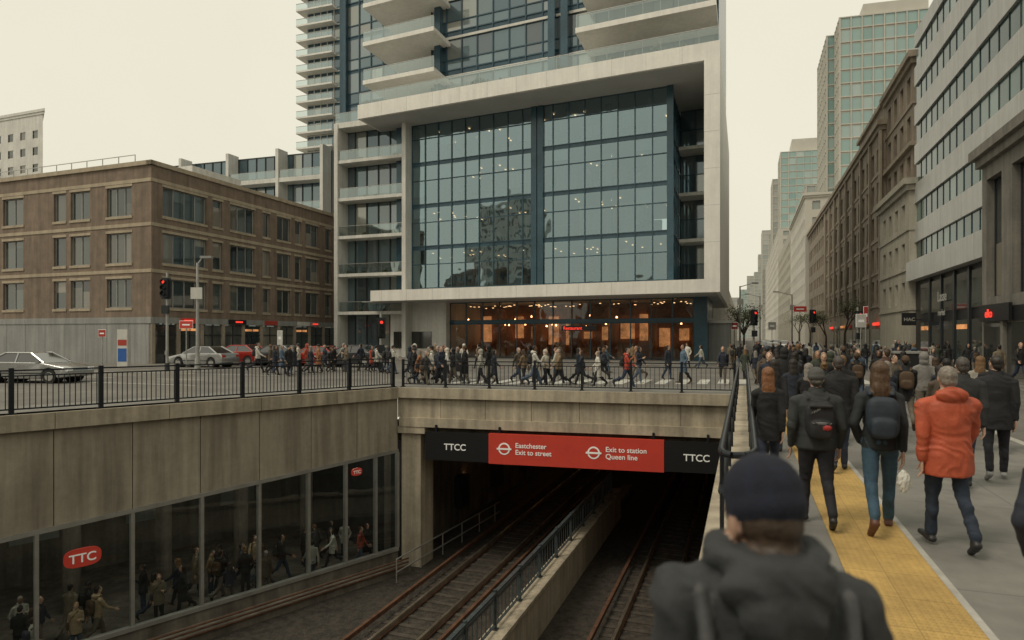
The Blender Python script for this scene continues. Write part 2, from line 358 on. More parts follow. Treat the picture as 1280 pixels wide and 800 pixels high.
def slab(n,m,a0,a1,b0,b1,zl,zu):
    v=[FL(a0,b0,zl(a0)),FL(a1,b0,zl(a1)),FL(a1,b0,zu(a1)),FL(a0,b0,zu(a0)),FL(a0,b1,zl(a0)),FL(a1,b1,zl(a1)),FL(a1,b1,zu(a1)),FL(a0,b1,zu(a0))]
    mb.mesh(n,m,v,[(0,1,2,3),(4,7,6,5),(0,4,5,1),(1,5,6,2),(0,3,7,4),(3,2,6,7)])
slab('window_head','steel',0,28.2,-.06,.12,lambda t:zt(t)-.13,lambda t:zt(t)-.003)
slab('window_sill','steel',0,28.2,-.08,.12,lambda t:-6.85,lambda t:-6.72)
slab('base','conc_dk',0,28.2,-.02,.3,lambda t:zf,lambda t:-6.852)
slab('ledge','conc_dk',0,28.2,-.9,-.021,lambda t:zf,lambda t:zf+.25)
for i,a in enumerate(joints):
    slab('mullions','steel',a-.05,a+.05,-.05,.13,lambda t:-6.72,lambda t:zt(t)-.13)
for i in range(len(joints)-1):
    a0,a1=joints[i]+.05,joints[i+1]-.05
    mb.poly('glass','glass_st',[FL(a0,.03,-6.72),FL(a1,.03,-6.72),FL(a1,.03,zt(a1)-.13),FL(a0,.03,zt(a0)-.13)])
mb.box('platform','conc_dk',FL,-.5,28.2,.31,9,zf-.2,zf)
mb.box('station_ceiling','conc_dk',FL,-.5,28.2,.3,9,-2.3,-2.0)
mb.box('rear_wall','conc_dk',FL,-.5,28.2,9,9.2,zf,-2.0)
mb.box('side_wall','tunnel',FL,-.7,-.5,.3,9,zf,-2.0)
for k in range(9): mb.cyl('columns','conc_dk',FL(1.5+3*k,4.8,zf),FL(1.5+3*k,4.8,-2.3),.28,k=14)
for k in range(12): mb.box('added_ceiling_lamps','cool',FL,.6+2.3*k,1.9+2.3*k,1.5,1.62,-2.36,-2.31)  # lamps added to light up the people behind the station glass
for k in range(6): mb.box('wall_posters','greypanel',FL,2+4*k,3.6+4*k,8.9,8.99,-5.9,-4.2)
station=mb.done('subway_station')
mb=MB()
ap=pa(FL,104,-.1); zc=2.15-(697-420)/800*FL(ap,-.1,0).y
Fd=frame((A.x,A.y),(d.x,d.y),(nL.x,nL.y))
def oval(n,m,F,a,z,w,h,b0,b1,k=36,pw=.65):
    pts=[]
    for i in range(k):
        t=2*math.pi*i/k; c,s_=math.cos(t),math.sin(t)
        pts.append((a+w*math.copysign(abs(c)**pw,c),z+h*math.copysign(abs(s_)**pw,s_)))
    v=[F(x,b0,y) for x,y in pts]+[F(x,b1,y) for x,y in pts]
    mb.mesh(n,m,v,[tuple(range(k)),tuple(range(k,2*k))[::-1]]+[(i,(i+1)%k,k+(i+1)%k,k+i) for i in range(k)])
oval('panel','redsign',Fd,-ap,zc,.47,.27,-.06,-.01)
sg=mb.done('station_sign'); text(sg,'TTC',Fd,-ap,-.07,zc-.13,.36,'white_txt',align='CENTER')
mb=MB(); am=pa(FL,447,-.1); oval('panel','redsign',Fd,-am,2.15-(590-420)/800*FL(am,-.1,0).y,.24,.15,-.06,-.01); sg=mb.done('station_sign'); text(sg,'TTC',Fd,-am,-.07,2.15-(590-420)/800*FL(am,-.1,0).y-.07,.18,'white_txt',align='CENTER')
mb=MB()
a0=pa(FPt,532,-.3);a1=pa(FPt,611,-.3);a2=pa(FPt,830,-.3);a3=pa(FPt,899,-.3)
mb.box('black_panel','blacksign',FPt,a0,a1-.003,-.3,-.14,-2.92,-1.78); mb.box('red_panel','redsign',FPt,a1,a2,-.33,-.14,-2.95,-1.75); mb.box('black_panel','blacksign',FPt,a2+.003,a3,-.3,-.14,-2.92,-1.78)
for o_ in (.65,4.2):
    oval('logo','white_txt',FPt,a1+o_,-2.33,.24,.24,-.345,-.332,pw=1); oval('logo_inner','redsign',FPt,a1+o_,-2.33,.18,.18,-.352,-.346,pw=1)
    mb.box('logo_bar','white_txt',FPt,a1+o_-.3,a1+o_+.3,-.36,-.353,-2.37,-2.3)
for q in (a0+.4,a1+.4,a2-.4,a3-.4): mb.box('hangers','black',FPt,q-.04,q+.04,-.2,-.1,-1.8,-1.5)
sg=mb.done('portal_sign')
text(sg,'Eastchester\nExit to street',FPt,a1+1.1,-.34,-2.27,.27,'white_txt'); text(sg,'Exit to station\nQueen line',FPt,a1+4.65,-.34,-2.27,.27,'white_txt')
text(sg,'TTCC',FPt,a0+.8,-.31,-2.48,.36,'white_txt'); text(sg,'TTCC',FPt,a2+.7,-.31,-2.48,.36,'white_txt')
def track(s,y0,y1,nm='railway_track'):
    mb=MB()
    for q in (s-.75,s+.75):
        mb.prism('rails','railsteel',[FS(q-.05,y0,0),FS(q+.05,y0,0),FS(q+.05,y1,0),FS(q-.05,y1,0)],zf+.14,zf+.3)
        mb.prism('rail_feet','rust',[FS(q-.1,y0,0),FS(q+.1,y0,0),FS(q+.1,y1,0),FS(q-.1,y1,0)],zf+.1,zf+.138)
    mb.prism('ballast_bed','ballast',[FS(s-1.3,y0,0),FS(s+1.3,y0,0),FS(s+1.3,y1,0),FS(s-1.3,y1,0)],zf+.002,zf+.055)
    for q in (s-1.5,s+1.45):
        mb.prism('third_rail','rust',[FS(q,y0,0),FS(q+.12,y0,0),FS(q+.12,y1,0),FS(q,y1,0)],zf+.25,zf+.40)
    y=y0
    while y<y1:
        c=FS(s,y,0); dx=Vector((.94,-.341,0))*1.25; dy=Vector((.341,.94,0))*.1
        mb.prism('sleepers','sleeper',[c-dx-dy,c+dx-dy,c+dx+dy,c-dx+dy],zf+.0,zf+.085); y+=.62
    return mb.done(nm)
track(-10.8,13,55); track(-3.3,4,55)
mb=MB()
mb.prism('wall','conc',[FS(-6.95,8,0),FS(-6.55,8,0),FS(-6.55,34,0),FS(-6.95,34,0)],zf,-6.05)
mb.prism('cap','conc',[FS(-7.05,8,0),FS(-6.45,8,0),FS(-6.45,34,0),FS(-7.05,34,0)],-6.05,-5.93)
mb.prism('plinth','conc_dk',[FS(-7.6,8,0),FS(-6.951,8,0),FS(-6.951,40,0),FS(-7.6,40,0)],zf,zf+.35)
mb.done('track_barrier_wall')
def railing(name,P,Q,z,h,post=1.9,bal=.14,r=.03,posts_r=.045,rail2=True,balr=.011,m_='black'):
    mb=MB(); P=Vector(P);Q=Vector(Q); L_=(Q-P).length; dd=(Q-P)/L_; n=Vector((-dd.y,dd.x,0))
    Fr=frame(P[:2],dd[:2],n[:2])
    mb.box('top_rail',m_,Fr,0,L_,-r*1.3,r*1.3,z+h-r*1.4,z+h)
    mb.box('lower_rails',m_,Fr,0,L_,-r*.7,r*.7,z+.11,z+.15)
    if rail2: mb.box('lower_rails',m_,Fr,0,L_,-r*.7,r*.7,z+h-.19,z+h-.155)
    k=max(1,round(L_/post))
    for i in range(k+1):
        c=L_*i/k; mb.box('posts',m_,Fr,c-posts_r,c+posts_r,-posts_r,posts_r,z,z+h+.05)
        mb.box('posts',m_,Fr,c-posts_r*1.8,c+posts_r*1.8,-posts_r*1.8,posts_r*1.8,z,z+.03)
    k2=max(1,round(L_/bal))
    for i in range(1,k2):
        c=L_*i/k2; mb.box('balusters',m_,Fr,c-balr,c+balr,-balr,balr,z+.15,z+h-.17)
    return mb.done(name)
railing('guard_rail',FS(-6.85,8,0),FS(-6.85,33,0),-5.93,1.05,post=2.0,bal=.3,r=.045,m_='railpaint')
railing('street_railing',A+nL*.2-d*27.9,A+nL*.2-d*.1,0,1.22,post=2.15,bal=.135,posts_r=.06)
railing('street_railing',A+e2*.25+Vector((.1,0,0)),PR+e2*.25,0,1.12,post=2.0,bal=.17,r=.026,balr=.009)
mb=MB()
mb.prism('wall','conc',[FS(-.33,4.6,0),FS(.1,4.6,0),FS(.1,23.5,0),FS(-.33,23.5,0)],-.3,.24)
mb.prism('cap','conc',[FS(-.37,4.55,0),FS(.13,4.55,0),FS(.13,23.5,0),FS(-.37,23.5,0)],.24,.32)
mb.done('parapet_wall')
mb=MB()
def tube(pts,r): 
    for a,b in zip(pts,pts[1:]): mb.cyl('rails','black',a,b,r,k=12)
for z in (1.14,.78):
    tube([FS(-.2,23.5,z),FS(-.2,5.65,z),FS(-.17,5.5,z),FS(-.1,5.42,z),FS(.0,5.42,z),FS(.07,5.5,z),FS(.1,5.65,z),FS(.1,23.5,z)],.03)
for k in range(12):
    for q in (-.2,.1): mb.cyl('posts','black',FS(q,5.8+k*1.6,.32),FS(q,5.8+k*1.6,1.12),.02)
mb.done('handrail')
mb=MB()
for z,o in ((zf+1.1,0),(zf+.6,0)):
    mb.cyl('r','steel',FS(-13.3,24.5,z),FS(-12.6,33,z),.03)
for k in range(6): mb.cyl('r','steel',FS(-13.3+.13*k,24.5+1.6*k,zf+.2),FS(-13.3+.13*k,24.5+1.6*k,zf+1.1),.025)
mb.done('walkway_handrail')
mb=MB()
for k,z in enumerate((.35,.5,.65)):
    mb.cyl('p','rust',FL(0.2,-.95-.02*k,zf+z-.05),FL(20,-.95-.02*k,zf+z-.05),.035,k=8)
mb.done('cable_conduit')
mb=MB()
for k in range(4):
    mb.box('signal_cabinets','dark',FPt,-.19,.25,6+5*k,6.9+5*k,-6.6,-5.0); mb.box('cable_tray','rust',FPt,-.19,-.05,2,40,-3.6+.2*k,-3.5+.2*k)
mb.done('tunnel_equipment')

print('trench',time.time()-T0)
# ------------------------------------------------------------ brick building
C0=(-29.3,52)
FBf=frame(C0,(-1,S),(S,1))
FBs=frame(C0,(S,1),(-1,S))
mb=MB(); H=16.1
zs=[(4.5,6.9),(8.2,10.7),(12.1,14.5)]
wf=[(2.2,5.0),(7,9.3),(9.9,11.4),(15.3,18.0),(19.5,22),(24,26.5)]
ws=[(1.1,5.66),(6.4,7.5),(8.5,11.65),(12.8,13.8),(14.9,16.9),(17.7,18.7),(19.5,21.7),(23,24)]
wall_grid(mb,lambda u,dd,z:FBf(u,dd,z),30,wf,zs,3.7,H,.22,sill='tan',fm='greypanel')
wall_grid(mb,lambda u,dd,z:FBs(u,dd,z),25,ws,zs,3.7,H,.22,sill='tan',fm='greypanel')
for F_,w in ((FBf,30),(FBs,25)):
    for z in (7.35,11.15,14.75): mb.box('belt_courses','tan',F_,.0 if F_ is FBf else .003,w,-.05,-.004,z,z+.28)
    mb.box('parapet','tan',F_,-.15,w,-.15,.4,H,H+.35)
    mb.box('ground_fascia','greypanel',F_,.0,w,-.06,.3,3.2,3.7)
for (F_,wins) in ((FBf,wf),(FBs,ws)):
    for a,b in wins:
        for za,zb in zs: mb.box('lintels','tan',F_,a-.12,b+.12,-.04,-.003,zb+.01,zb+.22)
for k in range(12):
    mb.box('ground_panels','greypanel',FBf,k*2.5+.02,k*2.5+2.48,.0,.3,-.12,3.198)
for k in range(10):
    a=k*2.5
    mb.box('shop_piers','brown_l',FBs,a,a+.35,-.02,.3,-.12,3.198)
    mb.box('shop_glass','win',FBs,a+.352,a+2.498,.12,.2,-.12,3.1)
    mb.box('shop_frames','dark',FBs,a+1.4,a+1.45,.05,.118,-.12,3.1); mb.box('shop_frames','dark',FBs,a+.352,a+2.498,.05,.118,2.2,2.26)
    if k%3==1: mb.box('shop_light','warmdim',FBs,a+.5,a+2.3,.1,.117,2.6,2.8)
for (a,w,m_) in ((2.8,1.6,'redsign'),(8.2,2.2,'blacksign'),(13,1.8,'redpaint'),(18,2,'white2')):
    mb.box('shop_sign_'+m_,m_,FBs,a,a+w,-.16,-.065,3.25,3.68)
for a in (3.1,9.0,20.5): mb.box('lit_shop_letters','red_lit',FBs,a,a+.9,-.2,-.17,3.4,3.54)
mb.poly('roof','soffit',[FBf(0,0,H-.1),FBf(30,0,H-.1),FBs(25,0,H-.1)+FBf.e1*30,FBs(25,0,H-.1)])
mb.box('roof_house','white2',FBf,2,7,6,12,H,H+1.6)
mb.box('roof_vents','steel',FBf,12,13.2,8,9,H-.1,H+1.3); mb.box('roof_vents','steel',FBf,16,18,9,10.5,H-.1,H+1.0)
mb.box('roof_rail','steel',FBf,3,28,1.0,1.05,H+1.3,H+1.36)
for k in range(14): mb.box('roof_rail','steel',FBf,3+k*1.9,3.05+k*1.9,1.0,1.05,H-.1,H+1.3)
bb=mb.done('brick_office_building')

# ------------------------------------------------------------ podium tower
FT=frame((16.25,50),(.913,-.408),(S,1))
aL=pa(FT,447,0); gL=pa(FT,500,4); gR=pa(FT,838,4)
mb=MB()
zc0,zc1,zt0,zt1=5.6,6.65,23.9,25.3
mb.box('canopy','white',FT,pa(FT,463,0),0,0,30,zc0,zc1)
mb.box('frame_wall','white',FT,-1.2,0,0,33,zc1+.003,zt0-.003)
mb.box('top_frame','white',FT,aL,0,0,33,zt0,zt1)
mb.box('soffit','soffit',FT,aL+.3,-1.3,.3,30,zt0-.06,zt0-.003)
mb.box('canopy_soffit','soffit',FT,aL+.3,-.3,.3,29,zc0-.06,zc0-.003)
for k in range(1,12):
    q=aL*k/12; mb.box('panel_joints','soffit',FT,q-.012,q+.012,-.004,0,zt0+.01,zt1-.01); mb.box('panel_joints','soffit',FT,q-.012,q+.012,-.004,0,zc0+.01,zc1-.01)
for k in range(1,6):
    z=zc1+k*2.9; mb.box('panel_joints','soffit',FT,-1.19,-.01,-.004,0,z-.012,z+.012)
fh=(zt0-.06-zc1)/4
Wg=gR-gL
Fg=lambda u,dd,z:FT(gL+u,4+dd,z)
curtain(mb,Fg,Wg,zc1,zt0-.06,1.55,fh,'glass','blue',band=.4,trans=.62,t=.038)
nu_=max(1,round(Wg/1.55)); du_=Wg/nu_
for j in range(4):
    for i in range(nu_):
        if R.random()<(.12 if j<2 else .3):
            z1_=zc1+(j+1)*fh-.08; h_=R.choice([.9,1.4,2.2,3.0]); mb.poly('roller_blinds','blind',[Fg(i*du_+.06,.15,z1_-h_),Fg((i+1)*du_-.06,.15,z1_-h_),Fg((i+1)*du_-.06,.15,z1_),Fg(i*du_+.06,.15,z1_)])
for px in (500,668,676,838):
    a=pa(FT,px,4); mb.box('pilasters','blue',FT,a-.28,a+.28,3.75,4.2,zc1,zt0-.07)
Fr_=lambda u,dd,z:FT(gR-dd,4.2+u,z)
curtain(mb,Fr_,10,zc1,zt0-.06,1.6,fh,'glass','blue',band=.4,trans=.62,t=.045,part='side_glazing')
Fl_=lambda u,dd,z:FT(gL+dd,4.2+u,z)
curtain(mb,Fl_,20,zc1,zt0-.06,1.6,fh,'glass','blue',band=.4,trans=.62,t=.045,part='side_glazing')
Fk=lambda u,dd,z:FT(gR+.3+u,11+dd,z)
curtain(mb,Fk,-1.2-gR-.3,zc1,zt0-.06,1.2,fh,'winblue','dark',band=.5,trans=.5,t=.04,part='recess_glazing')
for j in range(1,4): mb.box('recess_slabs','white2',FT,gR+.3,-1.21,8.5,10.9,zc1+j*fh-.1,zc1+j*fh+.2)
for j in range(4):
    z=zc1+j*fh
    if j: mb.box('floor_slabs','ceil',FT,gL+.3,gR-.3,4.25,20,z+.0,z+.38)
    mb.box('core_wall','interior',FT,gL+3,gR-3,13+j%2,13.3+j%2,z+.45,z+fh-.0)
    for k in range(7): mb.cyl('columns','ceil',FT(gL+2+k*(Wg-4)/6,6.2,z+.4),FT(gL+2+k*(Wg-4)/6,6.2,z+fh),.3,k=10)
    zt_=z+fh-.06
    for k in range(34 if j<2 else 16):
        a=gL+1+R.random()*(Wg-2); b=5.5+R.random()*7
        mb.box('added_ceiling_lamps','warm',FT,a,a+.13,b,b+.3,zt_-.05,zt_-.02)
    for k in range(30):
        a=gL+.6+R.random()*(Wg-2); b=4.6+R.random()*5; mb.box('furniture','interior',FT,a,a+.5+R.random()*1.6,b,b+.6,z+.45,z+.45+.7+R.random()*.9)
    for k in range(8):
        a=gL+1+R.random()*(Wg-4); mb.box('partitions','white2',FT,a,a+.8+R.random()*1.5,7+R.random()*4,11.5,z+.46,z+fh-.5)
    for k in range(9):
        a=gL+1+R.random()*(Wg-4); mb.box('warm_partitions','wood',FT,a,a+.6+R.random()*1.5,8+R.random()*4,12.5,z+.46,z+fh-.8)
lL=pa(FT,563,5);lR=pa(FT,868,5)
Flb=lambda u,dd,z:FT(lL+u,5+dd,z)
curtain(mb,Flb,lR-lL,0,3.4,1.9,3.4,'glass_lobby','dark',part='lobby_glazing',t=.05)
curtain(mb,Flb,lR-lL,3.7,5.54,1.9,1.84,'glass_lobby','dark',part='lobby_glazing',t=.05)
mb.box('lobby_band','blue',FT,lL,lR,4.8,5.1,3.4,3.7)
mb.box('lobby_floor','interior',FT,lL,lR,5.1,15,-.1,.02)
mb.box('lobby_wall','wood',FT,lL,lR,13,13.3,0,5.5)
for k in range(12):
    a=lL+.5+k*(lR-lL-2.5)/11.; mb.box('shop_backlit_panels','warmdim',FT,a,a+.7+R.random()*.8,12.6,12.9,1.0+R.random(),2.5+R.random()*2)
    if k%2: mb.box('lobby_walls','wood',FT,a+1.6,a+1.8,8,12.5,.03,5.0)
for k in range(24):
    a=lL+.5+R.random()*(lR-lL-3); b=6+R.random()*5; h_=.8+R.random()*.9
    mb.box('shop_fittings','wood',FT,a,a+.3+R.random()*.9,b,b+.4,.02,h_)
for k in range(46):
    a=lL+.4+R.random()*(lR-lL-1); b=5.6+R.random()*6; mb.box('added_ceiling_lamps','warm',FT,a,a+.14,b,b+.2,5.2,5.24)
for k in range(24):
    a=lL+.4+R.random()*(lR-lL-1); b=6.5+R.random()*5; z=3+R.random()*1.2; mb.cyl('pendant_lamps','warm2',FT(a,b,z),FT(a,b,z+.18),.09,.05,k=8)
mb.box('lobby_piers','blue',FT,lR,lR+1.1,4.7,14,0,5.54)
mb.box('lobby_side','white2',FT,pa(FT,488,4),lL-.003,4,16,0,5.54)
for k in range(1,4): mb.box('panel_joints','soffit',FT,pa(FT,488,4)+k*1.5-.012,pa(FT,488,4)+k*1.5+.012,3.996,4,0,5.5)
a=pa(FT,492,3.9); mb.box('lobby_window','win',FT,a,a+4.6,3.9,3.99,.9,2.6)
def balustrade(F,a0,a1,b,z,h=1.1,pn='balustrade'):
    mb.poly(pn+'_glass','glass_rail',[F(a0,b,z),F(a1,b,z),F(a1,b,z+h),F(a0,b,z+h)])
    mb.box(pn+'_rail','steel',F,a0,a1,b-.03,b+.03,z+h,z+h+.05)
    n=max(1,round(abs(a1-a0)/1.5))
    for k in range(n+1):
        c=a0+(a1-a0)*k/n; mb.box(pn+'_rail','steel',F,c-.02,c+.02,b+.01,b+.05,z,z+h)
balustrade(FT,aL+.1,-.1,.15,zt1,1.15)
def shrub(F,a,b,z,r,n=90):
    for _ in range(n):
        u=Vector((R.gauss(0,1),R.gauss(0,1),R.gauss(0,1))).normalized()*(r*R.random()**.4); u.z=abs(u.z)*.9
        c=F(a,b,z)+u; x=Vector((R.uniform(-1,1),R.uniform(-1,1),R.uniform(-1,1))).normalized()*.14*(.6+r); y=x.orthogonal().normalized()*.1
        mb.poly('planting','leaf',[c-x,c-y,c+x,c+y])
for px in (462,475,482,560,600,628,700,765,790,820,850): shrub(FT,pa(FT,px,1),1.1,zt1,.6+R.random()*.45,120)
uL=pa(FT,540,6);uR=-.6
F4=lambda u,dd,z:FT(uL+u,6+dd,z)
curtain(mb,F4,uR-uL,zt1,zt1+40,1.75,4.0,'winblue','blue',band=.5,trans=.3,t=.06,part='tower_glazing')
for j in range(1,11): mb.box('slab_edges','white2',FT,uL-.1,uR+.1,5.78,5.86,zt1+4*j-.35,zt1+4*j-.1)
for px in (548,690,706): 
    a=pa(FT,px,5.5); mb.box('tower_fins','blue',FT,a-.35,a+.35,5.2,6.1,zt1,zt1+40)
vL=pa(FT,432,9)
F5=lambda u,dd,z:FT(vL+u,9.5+dd,z)
curtain(mb,F5,uL-vL,zt1,zt1+40,1.6,4.0,'winblue','blue',band=.4,trans=.35,t=.06,part='tower_glazing')
mb.box('tower_core','interior',FT,vL+.2,uR-.2,10.2,30,zt1,zt1+40)
mb.box('tower_side','blue',FT,vL-.4,vL,9,30,zt1,zt1+40)
mb.box('tower_side','blue',FT,uR+.003,uR+.3,6,30,zt1,zt1+40)
for j in range(0,9):
    z=28.3+4*j; a0,a1=pa(FT,452,2),pa(FT,541,2)
    mb.box('balcony_slabs','white',FT,a0,a1,2.2,9.4,z,z+.42); balustrade(FT,a0+.05,a1-.05,2.3,z+.42,1.1)
    a0,a1=pa(FT,717,0),-.3
    mb.box('balcony_slabs','white',FT,a0,a1,.6,5.75,z+.1,z+.55); balustrade(FT,a0+.05,a1-.05,.7,z+.55,1.1)
    if j<2: shrub(FT,pa(FT,480+j*30,3),3,z+.42,.4,50)
mb.box('side_canopy','steel',FT,-2,.8,7,13,3.3,3.55); mb.box('side_canopy_wall','greypanel',FT,-1.8,.6,7.2,12.8,0,3.3)
tower=mb.done('glass_podium_tower')
mb=MB(); mb.box('panel','blacksign',FT,pa(FT,702,4.6),pa(FT,746,4.6),4.6,4.66,2.65,3.1); sg=mb.done('shop_sign'); text(sg,'Restaurant',FT,pa(FT,704,4.6),4.58,2.75,.42,'red_lit')

def balcony_block(name,F,w,dep,z1,fh,cols,zb=0.,plants=True):
    global mb
    mb=MB()
    mb.box('core','greypanel',F,.1,w-.1,1.9,dep,-.12,z1-.3)
    curtain(mb,lambda u,dd,z:F(u,1.8+dd,z),w,zb,z1-.4,1.5,fh,'winblue','dark',band=.3,t=.05)
    n=int((z1-zb)/fh+.01)
    for j in range(1,n+1):
        z=zb+j*fh
        mb.box('slabs','white2',F,0,w,0,1.79,z-.45 if j==n else z-.2,z+.12)
        balustrade(F,.1,w-.1,.08,z+.12,1.0)
        if plants and j<n:
            for k in range(int(w/2)):
                if R.random()<.6: shrub(F,.8+k*2+R.random(),.5,z+.1,.4,45)
    for c in cols: mb.box('fins','white2',F,c-.22,c+.22,-.12,1.78,-.12,z1)
    return mb.done(name)
Fw=frame(((418-640)/800*68.,68.),(.94,-.341),(S,1))
balcony_block('balcony_apartment_block',Fw,8.6,18,24.6,4.0,[.25,8.4],zb=.6)
Fw2=frame(((170-640)/800*92.,92.),(.955,-.296),(S,1))
balcony_block('terrace_apartment_block',Fw2,31,16,27.0,4.4,[.2,8,16,24,30.8],zb=1.0,plants=False)
mb=MB()
Fv=frame(((385-640)/800*118.,118.),(.95,-.31),(S,1))
curtain(mb,lambda u,dd,z:Fv(u,dd,z),7,10,78,1.4,2.8,'winblue','white2',band=.5,t=.07)
curtain(mb,lambda u,dd,z:Fv(dd,u,z),14,10,78,1.4,2.8,'winblue','white2',band=.5,t=.07)
mb.box('blue_fin','blue',Fv,7,10.5,-.4,14,10,78); mb.box('core','greypanel',Fv,.4,10.4,.5,14,0,78)
for j in range(24):
    z=11+2.8*j; mb.box('balcony_slabs','white',Fv,-1.4,6.2,-1.6,5,z,z+.3)
    mb.poly('balcony_glass','glass_rail',[Fv(-1.4,-1.55,z+.3),Fv(6.2,-1.55,z+.3),Fv(6.2,-1.55,z+1.3),Fv(-1.4,-1.55,z+1.3)])
    mb.box('balcony_rail','steel',Fv,-1.4,6.2,-1.6,-1.5,z+1.3,z+1.36)
mb.done('apartment_tower')
Fq=frame((-86.5-.94*38,118+.341*38),(.94,-.341),(-.62,.78))
building('white_apartment_building',Fq,38,14,43.5,3.1,3.4,1.5,1.5,wm='white2',gm='win',cor='white2',mull=True,fm='white2')
Fq=frame((-150,100),(.94,-.341),(S,1))
building('low_apartment_building',Fq,56,16,28,3.1,3.0,1.4,1.5,wm='greypanel',gm='win')

# ------------------------------------------------------------ right side of the street
def FR(s,Y): return frame((s+S*Y,Y),(S,1),(1,-S))
k94=1/.94
def rw(Y0,Y1): return (Y1-Y0)*k94
F=FR(12.8,12); w=rw(12,34.4)
mb=building('x',F,w,14,11.6,7.2,3.4,2.1,6.2,wm='greystone',gm='win',base=3.8,rec=.4,mull=True,cor='greystone',finish=False)
for k in range(7): mb.box('shop_fascia','blacksign',F,k*3.4+.2,k*3.4+3.2,-.12,-.01,2.9,3.6)
mb.box('shop_glass','win',F,.3,w-.3,-.02,-.005,.2,2.8)
for k in range(7): mb.box('shop_piers','greystone',F,k*3.4-.1,k*3.4+.25,-.2,-.021,0,2.88)
o=mb.done('stone_shop_building')
Fn0=frame((12.8+S*34.2,34.2),(-S,-1),(1,-S))
mb=MB(); mb.box('panel','blacksign',F,w-4.6,w-.6,-.3,-.15,2.9,3.75); o=mb.done('shop_sign'); text(o,'elko',Fn0,1.3,-.33,3.1,.6,'red_lit')
F=FR(14,20); w=rw(20,52.6); mb=MB()
mb.box('shop_base','blacksign',F,0,w,.1,18,-.12,6.6)
mb.box('body','silver',F,0,w,.35,18,6.6,26)
for j in range(6):
    za=6.6+j*3.2
    mb.box('bands','silver',F,0,w,0 if j else -.6,.34,za,za+1.55)
    nb=int(w/1.5)
    for i in range(nb):
        u=i*w/nb; mb.poly('ribbon_windows','winteal',[F(u,.16,za+1.55),F(u+w/nb,.16,za+1.55),F(u+w/nb,.16,za+3.2),F(u,.16,za+3.2)])
        mb.box('window_mullions','dark',F,u-.03,u+.03,.12,.3,za+1.552,za+3.198)
        if i%3==0 : mb.box('panel_joints','soffit',F,u-.012,u+.012,(-.004 if j else -.604),(0 if j else -.6),za+.02,za+1.53)
mb.box('bands','silver',F,0,w,0,18,25.8,27)
for i in range(int(w/3)):
    mb.box('shop_glass','win',F,i*3+.3,i*3+2.8,.03,.099,.1,3.2); mb.box('shop_piers','dark',F,i*3-.1,i*3+.25,-.05,.09,-.12,6.5)
    mb.box('shop_glass','win',F,i*3+.3,i*3+2.8,.03,.099,3.9,6.2)
    if i%3==1: mb.box('shop_lights','warmdim',F,i*3+.5,i*3+2.6,.0,.028,2.6,2.9)
sb=mb.done('silver_office_building')
Fn=frame((14+S*52.6,52.6),(-S,-1),(1,-S))
text(sb,'Lasse',Fn,7.5,-.2,4.6,1.0,'grey_txt'); text(sb,'market',Fn,7.6,-.2,3.6,.6,'grey_txt'); 
for px in (1133,):
    mb=MB(); Y_=(14-1)*800/((px)-930.); f=frame((13.2+S*Y_,Y_),(.94,-.341),(S,1)); mb.box('panel','blacksign',f,-.5,.5,-.1,.1,3.0,4.0); mb.box('bracket','dark',f,.5,1.1,-.03,.03,3.4,3.5); o=mb.done('projecting_sign'); text(o,'HAC',f,-.38,-.115,3.35,.38,'grey_txt')
F=FR(13.6,52.7); w=rw(52.7,64); building('beige_stone_building',F,w,10,14.6,3.3,2.6,1.2,1.9,wm='beige',base=4.2,rec=.25,cor='beige',trim='beige')
F=FR(14.3,54); w=rw(54,64.5); mb=building('x',F,w,14,25.6,3.4,2.6,1.3,2.2,wm='brown',base=15,rec=.35,cor='brown_l',trim='brown_l',finish=False)
for z_ in (18.2,): mb.box('cornice','brown_l',F,-.3,w+.3,-.35,13,z_,z_+.35)
mb.done('brown_corner_building')
F=FR(13.9,64.6); w=rw(64.6,109); mb=building('x',F,w,16,23.4,3.4,2.9,1.5,2.3,wm='brown',base=5.2,rec=.4,cor='brown_l',trim='brown_l',finish=False)
for k in range(int(w/5.8)+1): mb.box('pilasters','brown_l',F,k*5.8-.3,k*5.8+.3,-.25,-.02,5,22.9)
mb.box('attic','brown',F,2,20,1,12,23.9,26.9); mb.box('attic_cornice','brown_l',F,1.7,20.3,.7,12.3,26.9,27.3); mb.cyl('roof_tank','brown_l',F(11,6,27.3),F(11,6,30.5),2.0,1.8,k=16); mb.cyl('roof_tank','brown_l',F(11,6,30.5),F(11,6,31.3),2.1,.3,k=16)
for k in range(7):
    m_=['red_lit','orangepaint','blacksign','redsign','warmdim','white2','red_lit'][k]; mb.box('shop_sign_'+m_,m_,F,k*6+.8,k*6+3.2,-.3,-.05,3.25,3.55); mb.box('shop_glass','win',F,k*6+.6,k*6+5.2,-.04,-.01,.3,2.9)
mb.done('brown_stone_building')
building('brown_office_building',FR(14.2,110),rw(110,140),16,24,3.4,3,1.6,1.9,wm='brown',cor='brown_l')
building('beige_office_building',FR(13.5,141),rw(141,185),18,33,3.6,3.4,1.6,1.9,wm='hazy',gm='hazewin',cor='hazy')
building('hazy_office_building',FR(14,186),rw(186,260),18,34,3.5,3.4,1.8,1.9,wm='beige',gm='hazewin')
building('hazy_office_building',FR(14,262),rw(262,420),18,46,3.5,4,2.2,1.9,wm='hazy',gm='hazewin')
